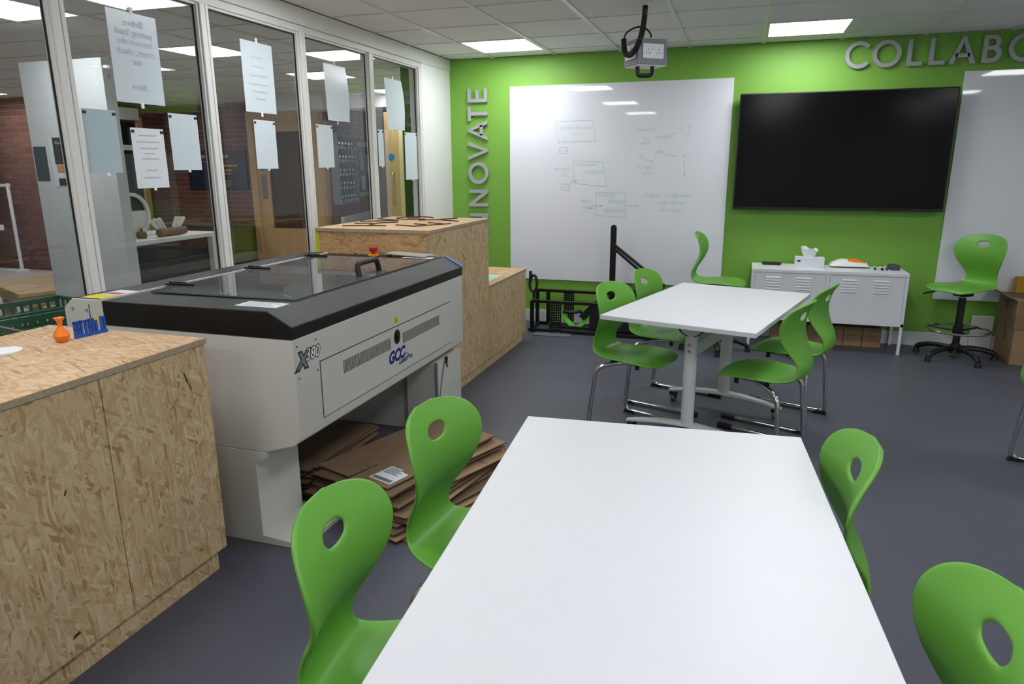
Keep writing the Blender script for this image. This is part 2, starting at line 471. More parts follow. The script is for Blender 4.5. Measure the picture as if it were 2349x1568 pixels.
OUT_L = [(-2.25, -3.0), (-2.25, -1.2), (-2.25, 0.6), (-2.25, 2.4), (-6.45, -0.6), (-6.45, 1.2), (-7.65, 0.6)]
ceiling('ceiling_corridor', 'suspended tile ceiling of the hall beyond the glass', -10.35, -0.52, -5.1, 4.5,
        [-10.35 + 0.6 * k for k in range(1, 17)], [-5.1 + 0.6 * k for k in range(1, 16)], OUT_L)
LM = {}
def ceil_light(x, y, mat, label, group):
    t = thing('ceiling_light', label, 'ceiling light', (x, y, H), 0, group)
    if 'f' not in LM:
        m = MB()
        for (a, b, c, d) in ((-0.284, 0.284, -0.289, -0.276), (-0.284, 0.284, 0.276, 0.289), (-0.284, -0.271, -0.276, 0.276), (0.271, 0.284, -0.276, 0.276)):
            m.box(a, b, c, d, -0.003, 0.02)
        LM['f'] = m.mesh('frame', [M_grid], smooth=False)
        LM['b'] = MB().box(-0.284, 0.284, -0.289, 0.289, 0.02, 0.028).mesh('housing', [M_grid], smooth=False)
    if mat.name not in LM:
        LM[mat.name] = MB().box(-0.271, 0.271, -0.276, 0.276, 0.0, 0.006).mesh('diffuser', [mat], smooth=False)
    inst('frame', LM['f'], t); inst('diffuser', LM[mat.name], t); inst('housing', LM['b'], t)
LBL = {0: 'left', 1: 'middle', 2: 'right'}
for x, y in IN_L:
    if abs(y + 0.598) < 0.1:
        lab = 'square LED panel in the ceiling close to the green wall, above the tall whiteboard' if x < 1 else 'square LED panel in the ceiling close to the green wall, above the television'
        ceil_light(x, y, M_lightin, lab, None)
    else:
        ix = {0.3: 0, 2.7: 1, 5.1: 2}[x]; iy = round((-y - 0.598) / 2.4) - 1
        where = (('above the laser cutter', 'above the near chipboard island', 'behind the camera on the left'), ('above the far white table', 'above the foreground table', 'behind the camera in the middle'), ('right of the far white table', 'right of the foreground table', 'behind the camera on the right'))[ix][iy]
        ceil_light(x, y, M_lightin, 'square LED ceiling panel out of the frame, ' + where, 'ceiling panels out of the frame')
OL = ['square LED panel beyond the glass, at the top left corner of the photo', 'square LED panel beyond the glass, between the two nearest hanging sheets',
      'square LED panel beyond the glass, partly hidden by the greenish hanging sheet', 'square LED panel beyond the glass, near the white wall panel',
      'far hall LED panel behind the white pillar', 'farthest hall LED panel right of the white pillar', 'hall LED panel at the left edge of the photo above the bricks']
for (x, y), lab in zip(OUT_L, OL): ceil_light(x, y, M_lightout, lab, None)

# --- walls of the room
wb = struct('wall_back', 'lime green painted wall behind the boards and the television', (XL, 0, 0))
MB().box(XL - 0.12, XR, 0.0, 0.15, 0.0, H).build('wall_panel', M_wallgreen, wb, smooth=False)
wr = MB().box(XR, XR + 0.12, YB, 0.15, 0, H).build('wall_right', M_wallwhite, smooth=False); tag(wr, 'white wall on the right, outside the view', kind='structure')
wn = MB().box(XL - 0.12, XR, YB - 0.12, YB, 0, H).build('wall_front', M_wallwhite, smooth=False); tag(wn, 'white wall behind the camera', kind='structure')
bb = MB().box(XL, XR, -0.016, 0.0, 0.0, 0.11).box(XL, XR, -0.012, 0.0, 0.11, 0.118).build('baseboard_back', M_skirt, smooth=False)
tag(bb, 'pale grey skirting board along the green wall', kind='structure')

# --- glazed partition on the left (x = XL): plinth, header, mullions, panes
GX = XL - 0.034
wl = struct('wall_left', 'white wall panel beside the glass and solid wall nearer the camera', (XL, 0, 0))
MB().box(XL - 0.12, XL, -0.645, 0.0, 0.0, 2.40).build('wall_panel', M_wallwhite, wl, smooth=False)
MB().box(XL - 0.12, XL, YB, -6.05, 0.0, H).build('wall_panel', M_wallwhite, wl, smooth=False)
tr = struct('trim_1', 'white painted header beam above the glass partition', (XL, 0, 0))
MB().box(XL - 0.13, XL + 0.012, -6.05, 0.0, 2.395, H).build('beam', M_frame, tr, bevel=0.004)
MB().box(XL - 0.12, XL - 0.003, -6.05, -0.645, 2.352, 2.395).build('rail', M_frame, tr, bevel=0.004)
MB().box(XL - 0.08, XL - 0.012, -6.05, -0.645, 2.338, 2.352).build('bead', M_frame, tr, bevel=0.003)
tp = MB().box(XL - 0.12, XL, -6.05, -0.645, 0.0, 0.13).build('trim_2', M_frame, bevel=0.004); tag(tp, 'white plinth rail under the glass partition', kind='structure')
posts = [-0.682, -1.548, -2.445, -3.332, -4.212, -5.10, -6.0]
PW = 0.043
for k, yc in enumerate(posts):
    p = struct('trim_%d' % (k + 3), 'white timber mullion of the glass partition', (XL, yc, 0))
    MB().box(XL - 0.046, XL - 0.004, yc - PW, yc + PW, 0.13, 2.352).build('mullion', M_frame, p, bevel=0.004)
    MB().box(XL - 0.004, XL + 0.008, yc - 0.032, yc + 0.006, 0.13, 2.352).build('cover_strip', M_frame, p, bevel=0.003)
    MB().box(XL - 0.004, XL + 0.004, yc + 0.014, yc + 0.034, 0.13, 2.352).build('cover_strip', M_frame, p, bevel=0.002)
for k in range(6):
    y1, y0 = posts[k] - PW, posts[k + 1] + PW
    w = struct('window_%d' % (k + 1), 'tall glass pane of the partition', (XL, (y0 + y1) / 2, 0.13))
    MB().box(GX - 0.003, GX + 0.003, y0, y1, 0.13, 2.338).build('pane', M_glass, w, smooth=False)
    g = MB()
    g.box(GX + 0.003, GX + 0.010, y0, y0 + 0.006, 0.13, 2.338).box(GX + 0.003, GX + 0.010, y1 - 0.006, y1, 0.13, 2.338).box(GX + 0.003, GX + 0.010, y0, y1, 2.332, 2.338)
    g.build('gasket', M_black, w, smooth=False)

# --- hall beyond the glass
BR = MB().box(-0.1075, 0.1075, -0.006, 0.01, -0.0325, 0.0325).mesh('brick', [M_brick], smooth=False)
def brick_wall(name, label, org, length, ang, h=H, window=None, keep=None, maxn=300):
    """Wall of stretcher courses; local x along the wall, bricks on the local -y face."""
    w = struct(name, label, org); w.rotation_euler = (0, 0, ang)
    MB().box(0, length, 0.0, 0.12, 0, h).build('mortar_backing', M_mortar, w, world=False, smooth=False)
    rest = MB(); n = 0
    rows = int(h / 0.075)
    for r in range(rows):
        x = -0.1125 if r % 2 else 0.0
        while x < length - 0.02:
            a, b = max(x + 0.005, 0), min(x + 0.22, length)
            z = 0.0375 + r * 0.075
            if b - a > 0.04 and not (keep and not keep((a + b) / 2, z)):
                if n < maxn and b - a > 0.2 and (window is None or window((a + b) / 2, z)):
                    inst('brick', BR, w, ((a + b) / 2, 0, z)); n += 1
                else: rest.box(a, b, -0.006, 0.004, z - 0.0325, z + 0.0325)
            x += 0.225
    if rest.v:
        o = rest.build('brick_courses', M_brick, w, world=False, smooth=False); o['kind'] = 'stuff'
    return w
# far brick wall carrying the navy sign and the timber door
brick_wall('wall_hall_far', 'red brown brick wall of the hall with a navy sign', (-7.0, 3.2, 0), 1.75, 0, window=lambda x, z: True, maxn=230)
MB_far = brick_wall('wall_hall_door', 'brick above the timber door of the hall', (-5.25, 3.2, 0), 1.35, 0, keep=lambda x, z: z > 2.36 or x > 1.28, maxn=40)
brick_wall('wall_hall_left', 'brick wall of the hall left of the white pillar', (-11.0, 1.3, 0), 4.0, 0, window=lambda x, z: 1.6 < x < 3.9 and 0.0 < z < 2.5, maxn=300)
brick_wall('wall_hall_return', 'short brick return wall of the hall', (-7.0, 1.3, 0), 1.9, PI / 2, keep=lambda x, z: not (0.55 < x < 1.3 and 0.5 < z < 2.2), window=lambda x, z: x > 1.2, maxn=90)
# oblique wall with the display case and notice board
OA = math.radians(90 + 13.5)
OX, OY = -3.87, 3.2
brick_wall('wall_hall_oblique', 'brown brick wall behind the display case and notice board', (OX, OY, 0), 2.7, OA, maxn=60, window=lambda x, z: z < 0.9)
for nm, lab, b in (('wall_hall_end', 'dim end wall of the far classroom beyond the hall', (-6.5, 0.5, 6.6, 6.75)), ('wall_hall_near', 'plain wall of the hall out of view', (-11.5, XL - 0.12, -5.25, -5.1))):
    o = MB().box(b[0], b[1], b[2], b[3], 0, H).build(nm, M_cream if 'end' in nm else M_wallwhite, smooth=False); tag(o, lab, kind='structure')
o = MB().box(-11.5, -11.38, -5.2, 1.3, 0, H).build('wall_hall_side', M_wallwhite, smooth=False); tag(o, 'plain far side wall of the hall', kind='structure')
o = MB().box(-1.05, -0.93, 0.15, 6.7, 0, H).build('wall_hall_right', M_wallwhite, smooth=False); tag(o, 'white wall of the hall on the right', kind='structure')
o = MB().box(-1.05, XL, 0.15, 0.27, 0, H).build('wall_hall_corner', M_wallwhite, smooth=False); tag(o, 'white corner wall joining the glass partition', kind='structure')
o = MB().box(-6.6, -0.93, 4.5, 6.7, H, H + 0.1).build('ceiling_classroom', M_tile, smooth=False); tag(o, 'ceiling of the far classroom', kind='structure')
o = MB().box(-4.55, -0.95, 2.72, 3.12, 2.33, H).build('trim_10', M_wallwhite, bevel=0.004); tag(o, 'white boxed beam under the hall ceiling', kind='structure')
# return-wall window
wv = struct('window_7', 'dark window with white rail in the brick return wall', (-6.99, 2.22, 0.5))
MB().box(-6.985, -6.975, 1.85, 2.60, 0.5, 2.2).build('pane', M_darkpane, wv, smooth=False)
MB().box(-6.985, -6.95, 1.85, 2.60, 1.78, 1.86).box(-6.985, -6.95, 1.85, 2.60, 0.5, 0.56).box(-6.985, -6.95, 1.85, 1.9, 0.5, 2.2).build('frame', M_frame, wv, smooth=False)
MB().box(-6.985, -6.93, 2.60, 2.70, 0.0, 2.3).build('timber_jamb', M_doorwood, wv, smooth=False)
MB().box(-7.0, -6.9, 1.9, 2.62, 2.24, 2.42).build('lintel', M_wallwhite, wv, smooth=False)
# timber jamb at the end of the left brick wall
o = MB().box(-7.32, -7.06, 1.22, 1.294, 0, 2.3).build('trim_11', M_doorwood, bevel=0.004); tag(o, 'brown timber jamb left of the white pillar', kind='structure')
# timber door with vision panel
dr = struct('door_1', 'light oak hall door with a large vision panel', (-4.6, 3.15, 0))
m = MB(); m.box(-5.25, -5.13, 3.08, 3.2, 0, 2.36); m.box(-4.07, -3.93, 3.08, 3.2, 0, 2.36); m.box(-5.13, -4.07, 3.08, 3.2, 2.2, 2.36)
m.build('door_frame', M_doorwood, dr, bevel=0.005)
m = MB(); m.box(-5.13, -4.92, 3.12, 3.165, 0.01, 2.2); m.box(-4.26, -4.07, 3.12, 3.165, 0.01, 2.2); m.box(-4.92, -4.26, 3.12, 3.165, 0.01, 0.55); m.box(-4.92, -4.26, 3.12, 3.165, 2.05, 2.2)
m.build('door_leaf', M_doorwood, dr, bevel=0.003)
MB().box(-4.92, -4.26, 3.14, 3.15, 0.55, 2.05).build('pane', glassmat('door_vision_glass', (0.75, 0.72, 0.70, 1), 1.5, 0.02, 1.0), dr, smooth=False)
MB().box(-5.07, -4.98, 3.108, 3.12, 1.02, 1.4).build('push_plate', M_silver, dr, bevel=0.002)
MB().cyl((-5.03, 3.118, 1.5), (-5.03, 3.112, 1.5), 0.055, n=20).build('sticker', M_skyblue, dr)
o = MB().box(-5.25, -4.2, 3.9, 4.0, 0, H).build('wall_hall_beyond', M_brick, smooth=False); tag(o, 'brick wall seen through the vision panel of the oak door', kind='structure')
# open classroom door, seen nearly edge on
d2 = struct('door_2', 'pale oak classroom door with a long steel pull handle', (-2.42, 2.62, 0))
MB().box(-2.56, -2.34, 2.60, 2.645, 0.01, 2.25).build('door_leaf', M_doorwood, d2, bevel=0.003)
MB().box(-2.34, -2.28, 2.60, 2.645, 0.01, 2.25).build('door_edge', M_cream, d2, bevel=0.002)
m = MB(); m.tube([(-2.43, 2.60, 1.42), (-2.43, 2.545, 1.42), (-2.43, 2.545, 1.0), (-2.43, 2.60, 1.0)], 0.011, 8, 0.02); m.build('handle', M_silver, d2)
MB().cyl((-2.46, 2.60, 1.64), (-2.46, 2.594, 1.64), 0.05, n=20).build('sticker', M_skyblue, d2)
# ================================================================== LETTERING, BOARDS, TELEVISION
def ring_poly(cx, cy, ro, ri, a0, a1, n=28, sx=1.0):
    out = [(cx + sx * ro * math.cos(a0 + (a1 - a0) * i / n), cy + ro * math.sin(a0 + (a1 - a0) * i / n)) for i in range(n + 1)]
    inn = [(cx + sx * ri * math.cos(a0 + (a1 - a0) * i / n), cy + ri * math.sin(a0 + (a1 - a0) * i / n)) for i in range(n + 1)]
    return out, inn
def letter(mb, ch, fn, d0, d1, s=0.15):
    """Unit-height capital at the origin; returns its advance width."""
    R = lambda x0, x1, y0, y1: mb.prism([(x0, y0), (x1, y0), (x1, y1), (x0, y1)], d0, d1, fn)
    def band(out, inn):
        for i in range(len(out) - 1): mb.prism([inn[i], out[i], out[i + 1], inn[i + 1]], d0, d1, fn)
    if ch == 'I': R(0, s, 0, 1); return s
    if ch == 'L': R(0, s, 0, 1); R(s, 0.55, 0, s); return 0.55
    if ch == 'E': R(0, s, 0, 1); R(s, 0.62, 0, s); R(s, 0.62, 1 - s, 1); R(s, 0.55, 0.43, 0.43 + s); return 0.62
    if ch == 'T': R(0, 0.66, 1 - s, 1); R(0.33 - s / 2, 0.33 + s / 2, 0, 1 - s); return 0.66
    if ch == 'N':
        w = 0.82; R(0, s, 0, 1); R(w - s, w, 0, 1)
        mb.prism([(s, 1), (s, 1 - 0.30), (w - s, 0), (w - s, 0.30)], d0, d1, fn); return w
    if ch == 'V':
        w = 0.86; c = w / 2
        mb.prism([(0, 1), (c - s * 0.35, 0), (c + s * 0.35, 0), (c, 0.22), (s * 1.12, 1)], d0, d1, fn)
        mb.prism([(w, 1), (w - s * 1.12, 1), (c, 0.22), (c + s * 0.35, 0)], d0, d1, fn); return w
    if ch == 'A':
        w = 0.92; c = w / 2
        mb.prism([(0, 0), (s * 1.12, 0), (c, 0.78), (c + s * 0.35, 1), (c - s * 0.35, 1)], d0, d1, fn)
        mb.prism([(w - s * 1.12, 0), (w, 0), (c + s * 0.35, 1), (c, 0.78)], d0, d1, fn)
        R(0.22, w - 0.22, 0.24, 0.24 + s * 0.95); return w
    if ch == 'O': band(*ring_poly(0.51, 0.5, 0.52, 0.52 - s, 0, 2 * PI, 40)); return 1.02
    if ch == 'C': band(*ring_poly(0.51, 0.5, 0.52, 0.52 - s, 0.72, 2 * PI - 0.72, 32)); return 0.90
    if ch == 'B':
        R(0, s, 0, 1); R(s, 0.30, 0, s); R(s, 0.30, 1 - s, 1); R(s, 0.30, 0.455, 0.455 + s)
        o, i = ring_poly(0.30, 0.305, 0.305, 0.305 - s, -PI / 2, PI / 2, 14, 1.12); band(o, i)
        o, i = ring_poly(0.30, 0.7275, 0.2725, 0.2725 - s, -PI / 2, PI / 2, 14, 1.0)
        for k in range(len(o) - 1): mb.prism([i[k], o[k], o[k + 1], i[k + 1]], d0 - 0.0006, d1, fn)
        return 0.65
    return 0.5
# INNOVATE: read upwards; letter tops point left. letter u axis = +z, v axis = -x
LH = 0.2
sg = thing('wall_lettering', 'brushed steel capitals reading INNOVATE up the green wall', 'lettering', (-0.16, -0.02, 0.75))
for ch, z0 in (('I', 0.79), ('N', 0.895), ('N', 1.125), ('O', 1.345), ('V', 1.572), ('A', 1.755), ('T', 1.935), ('E', 2.105)):
    mb = MB(); letter(mb, ch, lambda u, v, d, z0=z0: (-0.058 - v * LH, d, z0 + u * LH), -0.034, -0.014, 0.16)
    mb.build('letter', M_brushed, sg, smooth=False)
    for q in ((0.1, 0.2), (0.1, 0.8)):
        st = MB(); st.cyl((-0.058 - q[1] * LH, -0.014, z0 + q[0] * LH), (-0.058 - q[1] * LH, 0.0, z0 + q[0] * LH), 0.005, n=8)
        st.build('stand_off', M_silver, sg)
sg2 = thing('wall_lettering', 'brushed steel capitals beginning COLLABO along the top of the green wall', 'lettering', (3.6, -0.02, 2.27))
for ch, x0 in (('C', 3.036), ('O', 3.238), ('L', 3.487), ('L', 3.643), ('A', 3.78), ('B', 4.005), ('O', 4.178)):
    mb = MB(); letter(mb, ch, lambda u, v, d, x0=x0: (x0 + u * LH, d, 2.268 + v * LH), -0.034, -0.014, 0.155)
    mb.build('letter', M_brushed, sg2, smooth=False)

# --- whiteboards
def whiteboard(label, x0, x1, z0, z1):
    t = thing('whiteboard', label, 'whiteboard', ((x0 + x1) / 2, -0.015, z0))
    MB().box(x0, x1, -0.017, -0.001, z0, z1).build('panel', M_board, t, bevel=0.002)
    return t
wbd = whiteboard('large frameless whiteboard with faint green notes left of the television', 0.165, 2.185, 0.425, 2.235)
wbd2 = whiteboard('frameless whiteboard at the right edge behind the green stool', 3.91, 5.93, 0.41, 2.215)
# marker notes: strokes lie just proud of the panel
YW = -0.0176
WH = [[0.005409890687628747, -5.501096966002048e-05, -6.116042151540743], [-0.00025661678335150317, -0.004774895171266159, 0.9234368508157066], [0.0002372385003269064, -0.00017862588299326365, 1.0]]
def wpx(px, py):   # where each noted mark lies on the board's plane
    q = [r[0] * px + r[1] * py + r[2] for r in WH]
    return (q[0] / q[2], q[1] / q[2] + 2.5)
def stroke(mb, pts, w=0.0042):
    for a, b in zip(pts[:-1], pts[1:]):
        ax, az = wpx(*a); bx, bz = wpx(*b)
        d = Vector((bx - ax, bz - az)); L = d.length
        if L < 1e-6: continue
        n = Vector((-d.y, d.x)) / L * w / 2
        mb.add([(ax + n.x, YW, az + n.y), (bx + n.x, YW, bz + n.y), (bx - n.x, YW, bz - n.y), (ax - n.x, YW, az - n.y)], [(0, 1, 2, 3)])
for pts in ([(1276, 279), (1362, 276), (1366, 324), (1283, 326)], [(1276, 279), (1278, 300)], [(1283, 321), (1283, 330)], [(1297, 319), (1297, 328)],
            [(1284, 339), (1301, 337), (1301, 352), (1285, 353), (1284, 339)],
            [(1316, 369), (1384, 372), (1392, 429), (1317, 420), (1316, 369)], [(1289, 421), (1306, 423), (1307, 437), (1289, 435), (1289, 421)], [(1307, 420), (1322, 414)], [(1318, 412), (1324, 414), (1319, 418)],
            [(1368, 441), (1436, 443), (1435, 499)], [(1368, 441), (1367, 493), (1434, 499)], [(1435, 471), (1466, 473)], [(1461, 470), (1466, 473), (1461, 475)], [(1357, 471), (1380, 472)], [(1376, 470), (1381, 472), (1376, 474)],
            [(1474, 312), (1482, 321), (1495, 321)], [(1537, 313), (1553, 303)], [(1583, 318), (1583, 288)], [(1580, 292), (1583, 287), (1586, 292)],
            [(1525, 353), (1550, 358)], [(1546, 355), (1551, 358), (1546, 361)], [(1569, 365), (1571, 402)], [(1567, 397), (1571, 403), (1575, 397)], [(1466, 362), (1472, 358), (1482, 370), (1498, 370)], [(1494, 367), (1499, 370), (1494, 373)]):
    notes = MB(); stroke(notes, pts); notes.build('marker_line', M_marker, wbd, smooth=False)
for txt, px, py, sz in (('1) Identification', 1283, 298, 0.050), ('users', 1311, 309, 0.045), ('v1.2', 1287, 348, 0.04), ('1) Feature', 1320, 381, 0.048), ('research', 1339, 398, 0.052), ('BUSINESS', 1272, 391, 0.036), ('USE', 1287, 404, 0.036), ('v1.1', 1292, 432, 0.04),
                        ('3) SALES', 1371, 451, 0.046), ('SERVICE', 1394, 466, 0.045), ('INVOICES', 1384, 486, 0.045), ('TEEN', 1332, 465, 0.04), ('MARKET', 1335, 478, 0.036),
                        ('romance', 1459, 301, 0.048), ('item', 1470, 332, 0.045), ('Google', 1503, 318, 0.048), ('x2', 1560, 299, 0.04), ('+ 2.4', 1558, 311, 0.04), ('effie', 1502, 353, 0.05), ('66', 1563, 361, 0.05),
                        ('thought', 1462, 387, 0.046), ('write', 1474, 399, 0.046), ('Organic  component', 1475, 451, 0.052), ('- ingredients', 1506, 468, 0.05), ('- all to plan', 1506, 485, 0.05)):
    cx, cz = wpx(px, py); words = MB()
    put_text(words, txt, lambda u, v, w, cx=cx, cz=cz: (cx + u, YW, cz + v), size=sz, shear=0.15, offset=-0.0005)
    words.build('marker_word', M_marker, wbd, smooth=False)

# --- television, tipped slightly forward on its bracket
tv = thing('television', 'large black wall mounted television between the two whiteboards', 'television', (3.06, -0.06, 1.12))
m = MB(); m.box(2.245, 3.875, -0.105, -0.06, 1.135, 2.095); m.build('casing', M_black, tv, bevel=0.006)
MB().box(2.256, 3.864, -0.108, -0.104, 1.16, 2.084).build('screen', M_screen, tv, smooth=False)
MB().box(2.249, 3.871, -0.1095, -0.105, 1.137, 1.158).build('bottom_bezel', M_blackgloss, tv, smooth=False)
MB().box(2.75, 3.35, -0.06, -0.003, 1.4, 1.85).build('wall_bracket', M_black, tv, bevel=0.004)

# --- papers stuck to the glass
PX = XL - 0.026
PK = (2.341 - PX) / (2.341 - XL)
def sheet(name, label, y0, y1, z0, z1, mat, text=None, clips='tape', curl=0.0, group=None):
    y0, y1 = -6.651 + (y0 + 6.651) * PK, -6.651 + (y1 + 6.651) * PK
    z0, z1 = 1.513 + (z0 - 1.513) * PK, 1.513 + (z1 - 1.513) * PK
    t = thing(name, label, 'paper sheet', (PX, (y0 + y1) / 2, z0), 0, group)
    m = MB(); n = 8
    vs = []
    for j in range(n + 1):
        v = j / n
        for i in range(5):
            u = i / 4
            bow = curl * math.sin(PI * v) * (0.5 + u) + (curl * 1.2) * (1 - v) ** 3
            vs.append((PX + bow, y0 + (y1 - y0) * u, z0 + (z1 - z0) * v))
    fs = [(j * 5 + i, j * 5 + i + 1, (j + 1) * 5 + i + 1, (j + 1) * 5 + i) for j in range(n) for i in range(4)]
    k = len(vs); m.add(vs + [(x - 0.0012, y, z) for x, y, z in vs], fs + [tuple(q + k for q in reversed(f)) for f in fs])
    # rim
    rim = [(j * 5) for j in range(n + 1)] + [n * 5 + i for i in range(1, 5)] + [j * 5 + 4 for j in range(n - 1, -1, -1)] + [i for i in range(3, 0, -1)]
    m.add(m.v[:], [(rim[i], rim[(i + 1) % len(rim)], rim[(i + 1) % len(rim)] + k, rim[i] + k) for i in range(len(rim))])
    m.build('sheet', mat, t)
    yc = (y0 + y1) / 2
    if clips == 'tape':
        for zz in (z0 - 0.022, z1 - 0.006): MB().box(PX - 0.001, PX + 0.0015, yc - 0.008, yc + 0.010, zz, zz + 0.03).build('tape', M_tissue, t, smooth=False)
    else:
        for yy in (y0 + 0.012, y1 - 0.012): MB().box(PX, PX + 0.003, yy - 0.008, yy + 0.008, z1 - 0.022, z1 - 0.010).build('corner_clip', M_black, t, smooth=False)
        MB().box(PX - 0.001, PX + 0.0015, yc, yc + 0.016, z0 - 0.012, z0).build('tape', M_tissue, t, smooth=False)
    if text:
        for line, dz, sz in text:
            w = MB(); px = PX + 0.0025 + curl * 1.8
            if line.startswith('~'):      # faint lines too blurred to read: short dashes
                n = int(line[1:]); L = sz * n * 0.5; x = -L
                while x < L:
                    d = sz * random.uniform(0.5, 1.5)
                    w.box(px - 0.0008, px, yc + x, yc + min(x + d, L), z1 - dz, z1 - dz + sz * 0.28); x += d + sz * 0.35
            else:                         # print shows through mirrored: letters run towards -y
                put_text(w, line, lambda u, v, d, dz=dz: (px, yc - u, z1 - dz + v), size=sz, align='CENTER', offset=-0.0008)
            o = w.build('print_line', M_inkfaint if line.startswith('~') else M_ink, t, smooth=False)
            if line.startswith('~'): o['kind'] = 'stuff'
    return t
sheet('hanging_sheet', 'large sheet on the glass with mirrored text about food items in crates', -3.965, -3.675, 1.811, 2.215, M_paperback,
      [('Before', 0.062, 0.044), ('putting food', 0.104, 0.044), ('items in the', 0.146, 0.044), ('crates, check', 0.190, 0.044), ('the', 0.233, 0.044), ('dates', 0.345, 0.044)])
sheet('hanging_sheet', 'large blank pale sheet taped high on the glass, above the plain small one', -3.058, -2.77, 1.828, 2.222, M_paperback,
      [('~3', 0.09, 0.03), ('~4', 0.14, 0.03), ('~5', 0.19, 0.03), ('~6', 0.24, 0.03), ('~5', 0.28, 0.03), ('~3', 0.32, 0.03)])
sheet('hanging_sheet', 'large greenish curled sheet on the pane above the wooden island', -2.213, -1.93, 1.826, 2.20, M_paperback, None, 'tape', 0.012)
sheet('hanging_sheet', 'large curled sheet on the last pane beside the white wall panel', -1.345, -1.045, 1.806, 2.20, M_paperback, None, 'tape', 0.014)
sheet('laminated_page', 'translucent laminated page on the glass beside the first mullion', -4.165, -3.985, 1.49, 1.768, plain('laminated_greyblue', rgb(178, 196, 202), 0.25, vary=0.02), None, 'clips')
sheet('laminated_page', 'page with mirrored notes and a pink heading, lower than its neighbours', -3.912, -3.71, 1.415, 1.698, M_paper,
      [('~6', 0.035, 0.018), ('~8', 0.065, 0.018), ('~7', 0.095, 0.015), ('~4', 0.12, 0.015), ('~7', 0.145, 0.015), ('~4', 0.20, 0.018), ('~7', 0.235, 0.015)], 'clips')
sheet('laminated_page', 'blank laminated page left of the second mullion', -3.665, -3.465, 1.50, 1.78, M_paperback, None, 'clips')
sheet('laminated_page', 'blank laminated page directly below the high blank sheet', -3.0, -2.797, 1.503, 1.786, M_paperback, None, 'clips')
sheet('laminated_page', 'blank laminated page on the pane before the display case', -2.348, -2.146, 1.508, 1.793, M_paperback, None, 'clips')
sheet('laminated_page', 'narrow laminated page half hidden by the fourth mullion', -1.49, -1.40, 1.516, 1.797, M_paperback, None, 'clips')
sheet('laminated_page', 'pair of overlapped pages on the last pane near the white wall panel', -1.02, -0.785, 1.402, 1.796, M_paperback, None, 'clips')

# --- pendant power box on a coiled cable
PBX, PBY = 1.685, -1.90
pb = thing('power_socket_box', 'grey hanging socket box on a black coiled cable below the ceiling', 'socket box', (PBX, PBY, 2.05))
MB().lathe([(0.045, 2.497), (0.045, 2.488), (0.025, 2.478), (0.010, 2.47)], (1.665, PBY, 0), 20).build('ceiling_rose', M_white, pb)
m = MB()
a = math.radians(-24)
Rm = Matrix.Rotation(a, 3, 'Z')
def flare(w0, d0, w1, d1, z0, z1):
    q = [Rm @ Vector((sx * w0, sy * d0, 0)) for sx, sy in ((-1, -1), (1, -1), (1, 1), (-1, 1))]
    r = [Rm @ Vector((sx * w1, sy * d1, 0)) for sx, sy in ((-1, -1), (1, -1), (1, 1), (-1, 1))]
    return [(PBX + v.x, PBY + v.y, z0) for v in q] + [(PBX + v.x, PBY + v.y, z1) for v in r]
a_ = math.radians(37); Rm = Matrix.Rotation(a_, 3, 'Z')
m.add(flare(0.106, 0.09, 0.098, 0.082, 2.118, 2.27), [(0, 3, 2, 1), (4, 5, 6, 7), (0, 1, 5, 4), (1, 2, 6, 5), (2, 3, 7, 6), (3, 0, 4, 7)])
m.build('housing', M_greybox, pb, bevel=0.004)
MB().add(flare(0.100, 0.084, 0.100, 0.084, 2.114, 2.119), [(0, 3, 2, 1), (4, 5, 6, 7), (0, 1, 5, 4), (1, 2, 6, 5), (2, 3, 7, 6), (3, 0, 4, 7)]).build('base_plate', M_white, pb, smooth=False)
def socket(face):
    # face 0: the side turned to the room (-y local), face 1: the side turned to the glass (-x local)
    def P(u, v, d):
        if face == 0: p = Vector((u, -0.0865 - d, 0))
        else: p = Vector((-0.1025 - d, -u, 0))
        p = Rm @ p; return (PBX + p.x, PBY + p.y, 2.196 + v)
    w = 0.073 if face == 0 else 0.066
    s = MB().prism([(-w, -0.043), (w, -0.043), (w, 0.043), (-w, 0.043)], 0.0, 0.009, P).build('socket_plate', M_white, pb, bevel=0.002)
    h = MB()
    for cx in (-0.038, 0.038):
        h.prism([(cx - 0.002, 0.004), (cx + 0.002, 0.004), (cx + 0.002, 0.013), (cx - 0.002, 0.013)], 0.009, 0.0096, P)
        for dx in (-0.011, 0.011): h.prism([(cx + dx - 0.004, -0.013), (cx + dx + 0.004, -0.013), (cx + dx + 0.004, -0.009), (cx + dx - 0.004, -0.009)], 0.009, 0.0096, P)
    h.build('socket_holes', M_inkdark, s, smooth=False)['kind'] = 'stuff'
    k = MB()
    for cx in (-0.008, 0.008): k.prism([(cx - 0.005, 0.008), (cx + 0.005, 0.008), (cx + 0.005, 0.024), (cx - 0.005, 0.024)], 0.009, 0.013, P)
    k.build('rocker_switch', M_white, s, smooth=False)
socket(0); socket(1)
# handle under the box
m = MB(); m.tube([(PBX - 0.045, PBY - 0.03, 2.118), (PBX - 0.042, PBY - 0.03, 2.062), (PBX + 0.042, PBY - 0.01, 2.062), (PBX + 0.045, PBY - 0.01, 2.118)], 0.011, 8, 0.02, flat=1.4); m.build('handle', M_black, pb)
